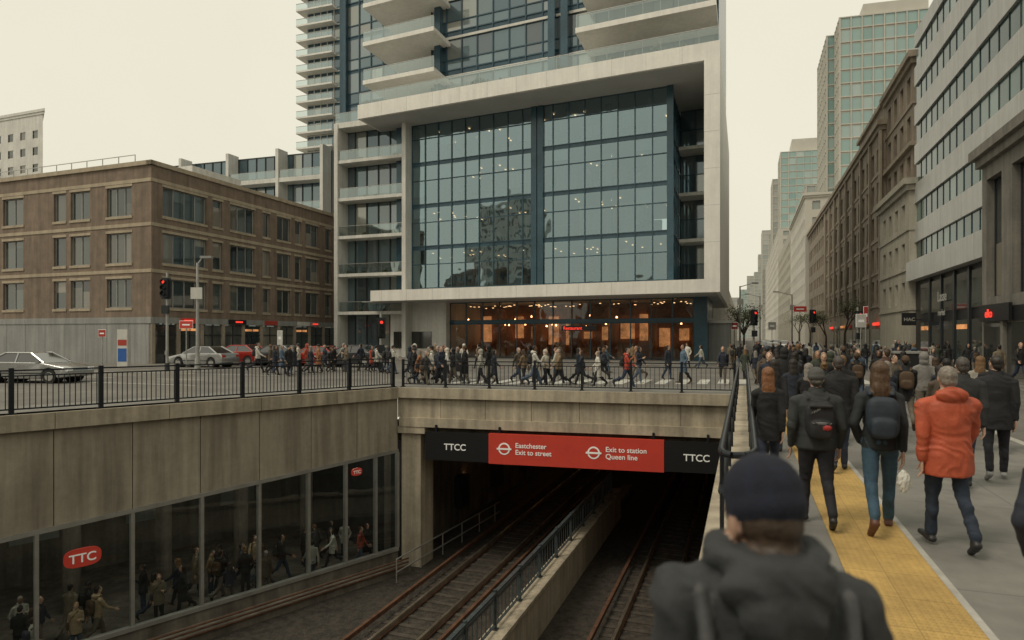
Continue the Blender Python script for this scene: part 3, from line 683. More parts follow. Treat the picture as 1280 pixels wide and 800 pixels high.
def gtower(name,px0,px1,Y,ytop,dd=20,gm='winfar',fm='hazy',fh=3.2,du=3.0,steps=0):
    global mb
    mb=MB(); x0=(px0-640)/800*Y;x1=(px1-640)/800*Y; z=2.15+(420-ytop)/800*Y
    Fg=frame((x0,Y),(.97,-.24),(S,1)); w=(x1-x0)
    curtain(mb,lambda u,q,zz:Fg(u,q,zz),w,0,z,du,fh,gm,fm,t=.12,band=.5,bm_=fm,deep=.3)
    curtain(mb,lambda u,q,zz:Fg(q,u,zz),dd,0,z,du,fh,gm,fm,t=.12,band=.5,bm_=fm,deep=.3,part='side_glazing')
    mb.box('roof','hazy',Fg,.2,w-.2,.2,dd,z-1,z+.02)
    if steps: mb.box('crown',fm,Fg,w*.25,w*.9,2,dd-2,z,z+steps)
    mb.done(name)
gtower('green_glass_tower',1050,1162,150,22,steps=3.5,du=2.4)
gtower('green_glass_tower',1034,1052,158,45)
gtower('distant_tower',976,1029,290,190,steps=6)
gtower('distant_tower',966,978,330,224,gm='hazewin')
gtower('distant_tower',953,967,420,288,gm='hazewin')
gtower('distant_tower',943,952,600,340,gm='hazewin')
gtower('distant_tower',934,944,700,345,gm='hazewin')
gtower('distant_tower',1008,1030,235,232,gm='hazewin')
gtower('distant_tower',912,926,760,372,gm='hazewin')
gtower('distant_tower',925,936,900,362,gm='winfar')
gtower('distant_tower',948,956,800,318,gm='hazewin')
F=frame((-3.2+S*88,88),(S,1),(-1,S)); building('hazy_office_building',F,rw(88,300),12,12,3.5,4,2,1.9,wm='hazy',gm='hazewin')
for i,(x,y,w_,z,wm_) in enumerate([(-75,-45,26,16,'beige'),(-46,-55,16,30,'white2'),(-22,-62,14,22,'beige'),(-2,-48,14,32,'beige'),(16,-60,22,20,'white2'),(42,-45,26,30,'brick'),(74,-40,24,40,'beige'),(-105,-20,25,18,'brick'),(-130,-50,20,46,'white2')]):  # unseen blocks added behind the camera, sized for the facade reflections
    Fz=frame((x,y+14),(1,0),(0,-1)); building('reflected_city_block',Fz,w_,14,z,3.5,3.2,1.7,2.0,wm=wm_,gm='win')
print('buildings',time.time()-T0)

# ------------------------------------------------------------ street furniture
def traffic_light(x,y,h=4.6,z=-.0,ang=0):
    mb=MB(); f=frame((x,y),(math.cos(ang),math.sin(ang)),(-math.sin(ang),math.cos(ang)))
    mb.cyl('pole','steel',f(0,0,z),f(0,0,z+h),.09,.07,k=10); mb.cyl('base','dark',f(0,0,z),f(0,0,z+.5),.16,.13)
    mb.box('signal_head','dark',f,-.18,.18,-.42,-.12,z+h-1.5,z+h-.4)
    for k in range(3):
        zz=z+h-.6-.35*k
        mb.cyl('lens_'+'rgk'[k],['red_lit','dark','dark'][k],f(0,-.44,zz),f(0,-.42,zz),.1,k=14)
        mb.cyl('visors','dark',f(0,-.6,zz+.02),f(0,-.42,zz+.02),.14,k=12,cap=False)
    mb.box('backplate','dark',f,-.28,.28,-.12,-.1,z+h-1.6,z+h-.3)
    mb.box('walk_signal','dark',f,-.2,.2,-.3,-.1,z+h-2.5,z+h-2.0); mb.box('push_button','steel',f,-.07,.07,-.15,-.08,1.0,1.25)
    return mb.done('traffic_light')
def place(px,Y): return ((px-640)/800*Y,Y)
traffic_light(*place(209,39),h=6.0)
traffic_light(*place(476,40),h=3.6,ang=.3)
traffic_light(*place(1072,50),h=4.4)
def lamp(px,Y,h,arm=1.5,nm='street_lamp'):
    mb=MB(); x,y=place(px,Y); f=frame((x,y),(1,0),(0,1))
    mb.cyl('pole','steel',f(0,0,0),f(0,0,h),.12,.08); mb.cyl('base','steel',f(0,0,0),f(0,0,.8),.2,.16)
    mb.cyl('arm','steel',f(0,0,h-.1),f(arm,0,h+.35),.05,.04); s_=1 if arm>0 else -1
    mb.box('lamp_head','greypanel',f,arm-.1*s_,arm+.6*s_,-.15,.15,h+.28,h+.42)
    mb.box('sign_plate','white2',f,-.35,.35,-.16,-.12,h-2.2,h-1.5)
    return mb.done(nm)
lamp(247,39,6.6,.3)
lamp(950,110,9,-2); lamp(990,90,8,-2); lamp(925,75,8,1.5)
mb=MB(); x,y=place(155,44); f=frame((x,y),(1,0),(0,1))
mb.box('body','white2',f,-.35,.35,-.2,.2,0,2.6); mb.box('blue_panel','bluepaint',f,-.3,.3,-.21,-.205,.4,1.3); mb.box('red_panel','redpaint',f,-.3,.3,-.21,-.205,1.5,1.9); mb.done('information_kiosk')
def sign(px,Y,h,w,hh,m1,nm='street_sign',z=0):
    mb=MB(); x,y=place(px,Y); f=frame((x,y),(1,0),(0,1))
    mb.cyl('pole','steel',f(0,0,z),f(0,0,z+h),.04); mb.box('plate',m1,f,-w/2,w/2,-.06,-.03,z+h-hh,z+h); mb.box('plate_border','white_txt',f,-w/2-.03,w/2+.03,-.029,-.02,z+h-hh-.03,z+h+.03)
    mb.box('legend','white_txt',f,-w*.3,w*.3,-.066,-.062,z+h-hh*.62,z+h-hh*.42); mb.done(nm)
sign(233,45,3.2,.9,.5,'redsign'); sign(128,47,2.6,.5,.5,'redpaint'); sign(350,56,2.6,.4,1.2,'white2')
sign(1000,70,5.4,1.4,.6,'redsign'); sign(1076,46,3.7,.7,.9,'white2'); sign(1082,47,4.3,.3,1.2,'redpaint'); sign(918,60,3.4,.6,.6,'redpaint'); sign(905,66,3.4,.5,.8,'bluepaint'); sign(965,85,4,1,1,'white2')
traffic_light(*place(942,52),h=4.6); traffic_light(*place(1015,62),h=5)
mb=MB(); x,y=place(1135,24); f=frame((x,y),(.94,-.341),(.341,.94))
mb.box('cabinet','blacksign',f,-.5,.5,-.3,.3,0,1.5); mb.box('top','steel',f,-.55,.55,-.35,.35,1.5,1.58); mb.done('utility_cabinet')

def car(name,x,y,ang,paint='carpaint',sc=1.,zoff=-.12):
    root=bpy.data.objects.new(name,None); COL.objects.link(root); root.location=(x,y,zoff); root.rotation_euler=(0,0,ang); root.scale=(sc,sc,sc)
    def add(nm,me,m):
        me.materials.append(M[m]); o=bpy.data.objects.new(nm,me); COL.objects.link(o); o.parent=root; return o
    def loftprof(nm,prof,ys,m,bev):
        bm=bmesh.new(); rings=[]
        for yy,ins in ys:
            rings.append([bm.verts.new((px_*(1-ins*.03),yy,pz)) for px_,pz in prof])
        n=len(prof)
        for a,b in zip(rings,rings[1:]):
            for i in range(n): bm.faces.new((a[i],a[(i+1)%n],b[(i+1)%n],b[i]))
        bm.faces.new(rings[0][::-1]); bm.faces.new(rings[-1])
        bmesh.ops.recalc_face_normals(bm,faces=bm.faces)
        me=bpy.data.meshes.new(nm); bm.to_mesh(me); bm.free(); o=add(nm,me,m)
        for p in me.polygons: p.use_smooth=True
        if bev:
            bv=o.modifiers.new('b','BEVEL'); bv.width=bev; bv.segments=3; bv.limit_method='ANGLE'; bv.angle_limit=math.radians(28)
        return o
    arch=lambda cx:[(cx+.40*math.cos(t),.33+.40*math.sin(t)) for t in [math.pi*k/8 for k in range(0,9)]]
    prof=[(2.28,.32)]+[(2.32,.55),(2.22,.74),(1.2,.93),(.9,.97),(-1.6,1.0),(-2.2,.97),(-2.3,.8),(-2.32,.35)]
    under=[(-1.85,.25)]+arch(-1.42)[::-1][0:]+[(-.9,.22),(.95,.22)]+arch(1.42)[::-1]+[(1.9,.25)]
    prof=prof+under
    loftprof('body',prof,[(-.88,1),(-.82,0),(.82,0),(.88,1)],paint,.05)
    bm=bmesh.new()
    pts=[(1.1,.8,.95),(-1.8,.78,.98),(-1.8,-.78,.98),(1.1,-.8,.95),(.3,.6,1.4),(-1.0,.6,1.41),(-1.0,-.6,1.41),(.3,-.6,1.4)]
    vs=[bm.verts.new(p) for p in pts]
    for f in ((0,1,5,4),(2,3,7,6),(1,2,6,5),(3,0,4,7),(4,5,6,7)): bm.faces.new([vs[i] for i in f])
    bmesh.ops.recalc_face_normals(bm,faces=bm.faces); me=bpy.data.meshes.new('gh'); bm.to_mesh(me); bm.free(); add('windows',me,'carglass')
    m2=MB()
    rf=lambda a,b,z:Vector((a,b,z))
    def bar(p,q,r): m2.cyl('pillars',paint,p,q,r,k=6)
    for sy in (1,-1):
        bar((1.1,.8*sy,.95),(.3,.6*sy,1.4),.04); bar((-1.8,.78*sy,.97),(-1.0,.6*sy,1.41),.05); bar((.3,.6*sy,1.4),(-1.0,.6*sy,1.41),.04); bar((-.35,.80*sy,.97),(-.35,.61*sy,1.41),.03)
        for cx in (1.42,-1.42):
            m2.cyl('tyres','tyre',(cx,.68*sy,.33),(cx,.885*sy,.33),.33,k=24); m2.cyl('rims','steel',(cx,.87*sy,.33),(cx,.892*sy,.33),.21,k=10)
            m2.cyl('arches','tyre',(cx,.4*sy,.36),(cx,.66*sy,.36),.38,k=20)
        m2.box('headlamps','white_txt',rf,2.18,2.32,min(.5*sy,.8*sy),max(.5*sy,.8*sy),.6,.72)
        m2.box('tail_lamps','redpaint',rf,-2.33,-2.25,min(.5*sy,.82*sy),max(.5*sy,.82*sy),.72,.88)
        m2.box('mirrors',paint,rf,.75,.93,.82*sy-.1,.82*sy+.12,.95,1.07); m2.box('trim','dark',rf,-1.6,1.5,.885*sy-.008,.885*sy+.008,.45,.5)
    m2.mesh('roof',paint,[(.28,.58,1.405),(-.98,.58,1.415),(-.98,-.58,1.415),(.28,-.58,1.405),(.1,.4,1.45),(-.8,.4,1.455),(-.8,-.4,1.455),(.1,-.4,1.45)],[(0,1,5,4),(1,2,6,5),(2,3,7,6),(3,0,4,7),(4,5,6,7)])
    for n,(v,f,m) in m2.p.items():
        me=bpy.data.meshes.new(n); me.from_pydata(v,[],f); add(n,me,m)
    return root
car('silver_sedan_car',-23.4,31.5,math.radians(-6),'carpaint',1.03)
def carat(nm,px,Y,ang,p,sc=1.): x,y=place(px,Y); car(nm,x,y,math.radians(ang),p,sc)
carat('dark_car',440,47,162,'carpaint2',1.12); carat('red_car',395,48.5,162,'carred',1.05); carat('red_car',300,50,162,'carred',1.1); carat('dark_car',345,49,162,'carpaint2',1.1); carat('silver_car',255,47,162,'carpaint',1.05)
for k in range(7):
    p=FS(3.2 if k%2 else 6.6,62+k*11,0); car('parked_car' if k%2 else 'traffic_car',p.x,p.y,math.atan2(1,S)+(0 if k%2 else math.pi),['carpaint2','carpaint','carred'][k%3],1.05)

def tree(x,y,h,seed,n=1500):
    r=random.Random(seed); m=MB(); 
    def br(p,dv,L,rad,dep):
        q=p+dv*L; m.cyl('trunk','bark',p,q,rad,rad*.65,k=6,cap=False)
        if dep==0: tips.append(q); return
        for k in range(3):
            nd=(dv+Vector((r.uniform(-.8,.8),r.uniform(-.8,.8),r.uniform(-.1,.6)))).normalized(); br(q,nd,L*.68,rad*.6,dep-1)
    tips=[]; br(Vector((x,y,0)),Vector((0,0,1)),h*.33,.16,3)
    for _ in range(n):
        t=r.choice(tips); c=t+Vector((r.gauss(0,.55),r.gauss(0,.55),r.gauss(0,.45))); u=Vector((r.uniform(-1,1),r.uniform(-1,1),r.uniform(-1,1))).normalized()*.13; v=u.orthogonal().normalized()*.07
        m.poly('crown','leaf',[c-u,c-v,c+u,c+v])
    m.done('street_tree')
for i,(s_,Y_) in enumerate([(11.8,75),(11.8,92),(11.6,112),(.0,80),(.0,100),(11.6,135),(0,125)]):
    p=FS(s_,Y_,0); tree(p.x,p.y,6.5+R.random()*2,i,600)

# ------------------------------------------------------------ people
SK=[(.55,.34,.25),(.42,.25,.17),(.6,.4,.3),(.2,.11,.07),(.5,.32,.23)]
PM={}
PM['jacket']=mat('jacket_cloth',(.05,.05,.05),.85,objcol=True,nz=8,amt=.15,bump=.5,bscale=22,bdist=.015)
PM['trousers']=mat('trouser_cloth',(.05,.05,.06),.85,ramp=[(.02,.02,.025),(.03,.045,.08),(.015,.015,.017),(.07,.1,.15),(.13,.11,.085),(.02,.022,.03)],rmul=1.0,nz=8,amt=.15,bump=.3,bscale=20)
PM['skin']=mat('skin',(.5,.32,.24),.55,ramp=SK,rmul=13.7)
PM['hair']=mat('hair',(.05,.03,.02),.6,ramp=[(.015,.01,.008),(.05,.028,.015),(.02,.015,.012),(.16,.09,.04),(.012,.01,.01),(.22,.2,.18)],rmul=7.3,nz=30,amt=.4)
PM['shoe']=mat('shoe_leather',(.03,.025,.022),.6,ramp=[(.02,.02,.02),(.02,.018,.015),(.4,.4,.38),(.06,.035,.02)],rmul=5.1)
PM['bag']=mat('bag_fabric',(.02,.02,.022),.7,ramp=[(.015,.015,.017),(.03,.035,.05),(.07,.04,.02),(.015,.015,.015)],rmul=3.3,bump=.3,bscale=30)
PM['eye']=mat('eye_dark',(.02,.015,.01),.2)
ORDER=['jacket','trousers','skin','hair','shoe','bag','eye']

def usphere(n,m):
    v=[];f=[]
    for j in range(m):
        ph=math.pi*(j+.5)/m
        for i in range(n):
            t=2*math.pi*i/n; v.append((math.sin(ph)*math.cos(t),math.sin(ph)*math.sin(t),-math.cos(ph)))
    for j in range(m-1):
        for i in range(n): f.append((j*n+i,j*n+(i+1)%n,(j+1)*n+(i+1)%n,(j+1)*n+i))
    f.append(tuple(range(n))[::-1]); f.append(tuple((m-1)*n+i for i in range(n)))
    return np.array(v),f
SPH=usphere(16,10); SPS=usphere(6,4)
class Body:
    def __init__(s): s.v=[];s.f=[];s.n=0;s.d=[]
    def raw(s,v,f):
        s.v.append(np.array(v)); s.f+= [tuple(i+s.n for i in q) for q in f]; s.n+=len(v)
    def cap(s,lab,p0,p1,r0,r1,flat=1.,ref=(1,0,0),sp=SPH):
        p0=np.array(p0,float);p1=np.array(p1,float); D=p1-p0; L=np.linalg.norm(D)+1e-9; D=D/L
        X=np.array(ref,float); X=X-D*X.dot(D)
        if np.linalg.norm(X)<1e-3: X=np.array((0.,1.,0.))-D*D[1]
        X/=np.linalg.norm(X)+1e-9; Y=np.cross(D,X)
        u,f=sp; hi=u[:,2]>0
        c=np.where(hi[:,None],p1,p0); r=np.where(hi,r1,r0)[:,None]
        s.raw(c+r*(u[:,:1]*X+u[:,1:2]*Y*flat+u[:,2:3]*D),f)
        def dist(P):
            q=P-p0; t=np.clip(q@D/L,0,1); q=q-t[:,None]*D*L; a=q@X; b=(q@Y)/flat; c_=q@D
            return np.sqrt(a*a+b*b+c_*c_)-(r0+(r1-r0)*t)
        s.d.append((lab,dist))
    def ell(s,lab,c,r,Rm=None,e=1.):
        c=np.array(c,float); r=np.array(r,float); Rm=np.eye(3) if Rm is None else Rm
        u,f=SPH; 
        if e!=1: u=np.sign(u)*np.abs(u)**e
        s.raw(c+(u*r)@Rm.T,f)
        def dist(P):
            q=((P-c)@Rm)/r
            k=(np.abs(q)**(2/e)).sum(1)**(e/2)
            return (k-1)*r.min()
        s.d.append((lab,dist))
    def loft(s,lab,rings,n=20):
        v=[]
        for (z,cx,cy,rx,ry) in rings:
            for i in range(n):
                t=2*math.pi*i/n; v.append((cx+rx*math.cos(t),cy+ry*math.sin(t),z))
        m=len(rings); f=[(j*n+i,j*n+(i+1)%n,(j+1)*n+(i+1)%n,(j+1)*n+i) for j in range(m-1) for i in range(n)]
        f.append(tuple(range(n))[::-1]); f.append(tuple((m-1)*n+i for i in range(n)))
        s.raw(v,f); A_=np.array(rings)
        def dist(P):
            z=P[:,2]; g=lambda k:np.interp(z,A_[:,0],A_[:,k]); rx,ry=g(3),g(4)
            k=np.sqrt(((P[:,0]-g(1))/rx)**2+((P[:,1]-g(2))/ry)**2); dd=(k-1)*np.minimum(rx,ry)
            out=np.maximum(A_[0,0]-z,z-A_[-1,0]); return np.where(out>0,np.maximum(out,dd),dd)
        s.d.append((lab,dist))
    def labels(s,P):
        D=np.stack([f(P) for _,f in s.d]); i=np.argmin(np.abs(D),0); return [s.d[k][0] for k in i]

def hand_mesh(w,dr,side,curl=.5,sc=1.):
    b=Body(); w=Vector(w); dr=Vector(dr).normalized(); fw=Vector(side); fw=(fw-dr*fw.dot(dr)).normalized(); nn=dr.cross(fw)
    b.cap('skin',w-dr*.02,w+dr*.085*sc,.027*sc,.036*sc,flat=.42,ref=fw)
    Ls=[.078,.086,.08,.062]
    for i in range(4):
        base=w+dr*(.1-.006*abs(i-1.3))*sc+fw*(.027-.018*i)*sc; dd=dr.copy(); p=base; r=.0095*sc
        for k,fr in enumerate((.45,.32,.23)):
            dd=(dd-nn*curl*(.35+.25*k+.06*i)).normalized() ; q=p+dd*Ls[i]*fr*sc; b.cap('skin',p,q,r,r*.88,sp=SPS); p=q; r*=.88
    p=w+dr*.03*sc+fw*.028*sc; dd=(dr*.75+fw*.65-nn*.2).normalized(); r=.012*sc
    for k in range(3):
        q=p+dd*.03*sc; b.cap('skin',p,q,r,r*.9,sp=SPS); p=q; r*=.9; dd=(dd+dr*.25-nn*curl*.3).normalized()
    return np.concatenate(b.v),b.f

def person(name,h=1.76,female=False,stride=.5,sgn=1,hair='short',coat='short',bag=None,arms=('swing','swing'),voxel=.016,mats=None,head=(0,0,0),lean=0.,wr=.005,hood=False,build=1.,curl=.45,extra=None,drop=0.,shup=0.):
    b=Body(); sw=.178*(.92 if female else 1.)*build
    hipz=.93
    for sd in (-1,1):
        ph=stride*sd*sgn
        th=.38*ph; kn=.1 if ph>=0 else .1+.7*abs(ph)
        hip=np.array([.088*sd,0,hipz]); 
        if stride==0: kn=.03
        knee=hip+.44*np.array([.01*sd/.44,math.sin(th),-math.cos(th)]); a2=th-kn
        ank=knee+.42*np.array([0,math.sin(a2),-math.cos(a2)])
        b.cap('trousers',hip,knee,.096*build,.066,flat=1.02); b.cap('trousers',knee,ank+np.array([0,0,.02]),.065,.052)
        b.ell('trousers',knee+.16*(ank-knee)/.42*1.0+np.array([0,-.018,0]),(.056,.06,.12))
        fa=a2*.9 if ph<0 else .18*ph
        fd=np.array([.12*sd,math.cos(fa),math.sin(fa)]); fd/=np.linalg.norm(fd); 
        heel=ank+np.array([0,-.03,-.05]) ; toe=heel+fd*.2
        b.cap('shoe',heel,toe,.044,.036,flat=.85,ref=(1,0,0)); b.cap('shoe',ank+np.array([0,0,-.01]),heel+fd*.07,.045,.042)
    b.ell('trousers',(0,-.01,.93),(.16*build,.125,.13))
    Lp=lambda z:lean*max(0,z-.95)
    if coat=='long':
        rr=[(.50,.0,0,.20,.155),(.62,0,0,.195,.15),(.8,0,0,.185,.142),(.95,0,0,.175,.135)]
    elif coat=='mid':
        rr=[(.70,.0,0,.19,.148),(.8,0,0,.188,.146),(.95,0,0,.178,.136)]
    else:
        rr=[(.85,.0,0,.168,.13),(.87,0,0,.18,.14),(.96,0,0,.175,.136)]
    wz=.148 if female else .165
    rr+=[(1.1,0,0,wz,.12),(1.22,0,0,wz+.01,.125),(1.33,0,0,sw-.005,.12),(1.40+shup*.7,0,-.008,sw-.025,.105),(1.45+shup*.5,0,-.012,.12,.085),(1.49+shup*.3,0,-.008,.08,.072),(1.53,0,-.0,.06,.062)]
    rr=[(z,cx,cy+Lp(z),rx*build,ry*build*(1.05 if coat!='short' else 1)) for z,cx,cy,rx,ry in rr]
    b.loft('jacket',rr)
    yo=Lp(1.4)
    hands=[]
    for k,sd in enumerate((-1,1)):
        sh=np.array([sw*sd*1.0,yo-.008,1.38+shup]); b.cap('jacket',(.06*sd,yo-.012,1.435+shup*.4),sh,.055*build,.066*build)
        mode=arms[k]; ph=-stride*sd*sgn
        if mode=='swing':
            ua=.5*ph+.05; fa=ua+.25+.25*max(0,ph); out=.1
            el=sh+.285*np.array([out*sd,math.sin(ua),-math.cos(ua)]); dr=np.array([.0*sd,math.sin(fa),-math.cos(fa)])
        elif mode=='phone':
            el=sh+.28*np.array([.12*sd,.1,-.98]); dr=np.array([-.35*sd,.85,.42])
        elif mode=='pocket':
            el=sh+.28*np.array([.3*sd,-.25,-.92]); dr=np.array([-.28*sd,.42,-.86])
        elif mode=='strap':
            el=sh+.27*np.array([.25*sd,.25,-.93]); dr=np.array([-.3*sd,.55,.78])
        elif mode=='hold':
            el=sh+.285*np.array([.16*sd,-.12,-.97]); dr=np.array([.0*sd,.35,-.92])
        dr=dr/np.linalg.norm(dr); wr_=el+.235*dr
        b.cap('jacket',sh,el,.064*build,.052*build); b.cap('jacket',el,wr_,.051*build,.04)
        if mode!='pocket': hands.append((wr_+dr*.025,dr,sd))
    b.cap('skin',(0,yo,1.48-drop),(0,yo+.012,1.58-drop),.056,.054)
    if hood:
        b.ell('jacket',(0,yo-.095,1.49),(.125*build,.075,.075)); b.cap('jacket',(-.1,yo-.05,1.5),(-.06,yo+.06,1.47),.038,.03); b.cap('jacket',(.1,yo-.05,1.5),(.06,yo+.06,1.47),.038,.03)
    elif hair!='bigbeanie':
        b.cap('jacket',(-.045,yo-.02,1.515),(.045,yo-.02,1.515),.044,.044)
    Rm=np.array(Euler(head).to_matrix()); piv=np.array([0,yo+.005,1.56-drop])
    H_=lambda x,y,z:piv+Rm@(np.array([x,y,z-1.56]))
    def E(lab,c,r,e=1.): b.ell(lab,H_(*c),r,Rm,e)
    E('skin',(0,.012,1.655),(.074,.094,.108)); E('skin',(0,.045,1.595),(.052,.058,.052)); E('skin',(0,.085,1.565),(.024,.02,.018))
    E('skin',(0,.108,1.637),(.013,.02,.024)); E('skin',(0,.1,1.605),(.024,.01,.012))
    if hair not in('beanie','long','bigbeanie'):
        for sd in (-1,1): E('skin',(.077*sd,.0,1.645),(.012,.02,.032))
    if hair=='short': E('hair',(0,-.016,1.68),(.083,.098,.095)); E('hair',(0,-.045,1.62),(.068,.062,.06))
    elif hair=='long':
        E('hair',(0,-.016,1.682),(.09,.1,.095)); E('hair',(0,-.05,1.58),(.092,.066,.14)); E('hair',(0,-.075,1.47),(.095,.05,.13)); 
        for sd in (-1,1): E('hair',(.068*sd,-.01,1.58),(.026,.045,.12))
    elif hair=='bun': E('hair',(0,-.016,1.68),(.085,.1,.095)); E('hair',(0,-.1,1.70),(.045,.042,.042)); E('hair',(0,-.045,1.62),(.066,.06,.055))
    elif hair=='beanie':
        E('bag' if not mats else 'hat',(0,-.006,1.70),(.089,.105,.088)); E('bag' if not mats else 'hat',(0,-.01,1.672),(.092,.107,.045),.8); E('hair',(0,-.045,1.615),(.066,.062,.05))
        for sd in (-1,1): E('skin',(.079*sd,.0,1.635),(.011,.018,.026))
    elif hair=='bigbeanie':
        E('hat',(0,-.012,1.692),(.089,.107,.096)); E('hat',(0,-.016,1.66),(.0895,.106,.06),.95); E('hair',(0,-.035,1.615),(.071,.07,.06)); E('hair',(0,-.03,1.56),(.06,.055,.05))
        for sd in (-1,1): E('skin',(.077*sd,.008,1.612),(.012,.02,.03)); E('hair',(.066*sd,.03,1.6),(.012,.014,.035))
    elif hair=='hoodup':
        E('jacket',(0,-.03,1.66),(.108,.12,.125)); E('jacket',(0,-.04,1.54),(.11,.1,.09))
    if bag=='backpack':
        b.ell('bag',(0,yo*.8-.205,1.2),(.155,.085,.215),None,.6); b.ell('bag',(0,yo*.7-.29,1.1),(.12,.04,.1),None,.6); 
        for sd in (-1,1):
            b.cap('bag',(.1*sd,yo-.1,1.43),(.115*sd,yo+.02,1.485),.022,.022); b.cap('bag',(.115*sd,yo+.02,1.485),(.13*sd,yo+.115,1.36),.022,.02); b.cap('bag',(.13*sd,yo+.115,1.36),(.15*sd,yo+.03,1.12),.02,.016)
    elif bag=='shoulder':
        b.ell('bag',(.24,-.02,.98),(.05,.15,.12),None,.6); b.cap('bag',(.2,-.06,1.1),(-.08,-.06,1.47),.013,.013)
        b.cap('bag',(.22,.06,1.08),(.12,.13,1.3),.013,.013); b.cap('bag',(.12,.13,1.3),(-.07,.07,1.47),.013,.013)
    if extra: extra(b,H_,E,yo)
    V=np.concatenate(b.v)
    me=bpy.data.meshes.new('tmp'); me.from_pydata(V.tolist(),[],b.f)
    o=bpy.data.objects.new('tmp',me); COL.objects.link(o)
    rm=o.modifiers.new('r','REMESH'); rm.mode='VOXEL'; rm.voxel_size=voxel
    sm=o.modifiers.new('s','SMOOTH'); sm.factor=.5; sm.iterations=2 if voxel>.012 else (7 if voxel<.008 else 4)
    dg=bpy.context.evaluated_depsgraph_get(); me2=bpy.data.meshes.new_from_object(o.evaluated_get(dg))
    bpy.data.objects.remove(o)
    nv=len(me2.vertices); P=np.empty(nv*3); me2.vertices.foreach_get('co',P); P=P.reshape(-1,3)
    nf=len(me2.polygons); C=np.empty(nf*3); me2.polygons.foreach_get('center',C); C=C.reshape(-1,3)
    order=ORDER if not mats else list(mats.keys())
    fl=b.labels(C); idx=[order.index(l) for l in fl]
    vl=b.labels(P)
    No=np.empty(nv*3); me2.vertices.foreach_get('normal',No); No=No.reshape(-1,3)
    sd_=R.random()*50
    for i in range(nv):
        l=vl[i]
        if l in('jacket','trousers'):
            p=P[i]; wv=noise.noise(Vector((p[0]*4,p[1]*4,p[2]*4+sd_)))
            q=Vector((p[0]*6+sd_+wv*1.5,p[1]*6,p[2]*9+p[0]*5+wv*2)); k=1-2*abs(noise.noise(q))*1.6; k2=noise.noise(q*.45)
            P[i]+=No[i]*((k-.4)*.8+k2*1.6)*wr*(1 if l=='jacket' else .8)
        elif l=='hair':
            p=P[i]; P[i]+=No[i]*noise.noise(Vector((p[0]*40+sd_,p[1]*40,p[2]*9)))*.006
        elif l=='bag':
            p=P[i]; P[i]+=No[i]*noise.noise(Vector((p[0]*9+sd_,p[1]*9,p[2]*9)))*.006
    faces=[tuple(p.vertices) for p in me2.polygons]
    verts=[P]; n=nv; sk=order.index('skin')
    for w,dr,sd in hands:
        hv,hf=hand_mesh(w,dr,(-.15*sd,1,.1),curl=curl); hv=hv.copy()
        verts.append(hv); faces+=[tuple(i+n for i in q) for q in hf]; idx+=[sk]*len(hf); n+=len(hv)
    for sd in (-1,1):
        u,f=SPS; c=H_(.03*sd,.096,1.655); verts.append(u*np.array([.012,.009,.007])@Rm.T+c); faces+=[tuple(i+n for i in q) for q in f]; idx+=[order.index('eye')]*len(f); n+=len(u)
    V=np.concatenate(verts); V[:,2]-=V[:,2].min(); V*=h/V[:,2].max()
    me=bpy.data.meshes.new(name); me.from_pydata(V.tolist(),[],faces)
    for k in order: me.materials.append((mats or PM)[k])
    me.polygons.foreach_set('material_index',idx); me.polygons.foreach_set('use_smooth',[True]*len(faces)); me.update()
    bpy.data.meshes.remove(me2)
    return me

TPL=[]
specs=[
 dict(stride=.9,hair='short',coat='short',arms=('swing','swing')),
 dict(stride=.8,sgn=-1,hair='beanie',coat='mid',bag='backpack'),
 dict(stride=1.,hair='long',coat='mid',female=True,h=1.66,bag='shoulder'),
 dict(stride=.7,sgn=-1,hair='long',coat='long',female=True,h=1.68,arms=('pocket','swing')),
 dict(stride=.6,hair='hoodup',coat='short',h=1.78,arms=('pocket','pocket')),
 dict(stride=.5,hair='short',coat='long',h=1.8,arms=('pocket','swing')),
 dict(stride=.0,hair='short',coat='short',arms=('phone','pocket'),head=(-.4,0,0)),
 dict(stride=.0,hair='bun',coat='mid',female=True,h=1.65,arms=('phone','hold'),bag='shoulder'),
 dict(stride=1.,sgn=-1,hair='short',coat='short',bag='backpack',h=1.82,hood=True),
 dict(stride=.5,hair='bun',coat='short',female=True,h=1.64,bag='backpack'),
 dict(stride=.15,hair='beanie',coat='mid',h=1.74,arms=('pocket','pocket')),
 dict(stride=.4,sgn=-1,hair='short',coat='mid',h=1.72,build=1.12,arms=('swing','hold'),head=(0,0,.4)),
 dict(stride=.6,hair='long',coat='short',female=True,h=1.7,arms=('swing','phone'),head=(-.25,0,.2)),
 dict(stride=.85,sgn=-1,hair='long',coat='short',female=True,h=1.67,arms=('swing','swing'),head=(0,0,-.3)),
 dict(stride=.3,hair='beanie',coat='long',h=1.75,arms=('pocket','hold'),build=1.08),
]
for i,sp in enumerate(specs): TPL.append(person('pedestrian_mesh_%d'%i,**sp))
print('templates',time.time()-T0)
PAL=[(.012,.012,.014)]*6+[(.02,.025,.04)]*3+[(.05,.05,.052)]*3+[(.09,.07,.05),(.04,.05,.035),(.16,.13,.09),(.3,.28,.24),(.02,.02,.022),(.08,.04,.03),(.05,.08,.12),(.2,.19,.18)]
PAL2=[(.012,.012,.014)]*6+[(.02,.025,.04)]*3+[(.05,.05,.052)]*3+[(.09,.07,.05),(.16,.13,.09),(.55,.53,.48),(.38,.07,.04),(.3,.13,.06),(.09,.14,.2),(.5,.46,.38),(.2,.14,.08),(.35,.34,.3),(.36,.27,.17),(.6,.58,.52)]
placed=[]
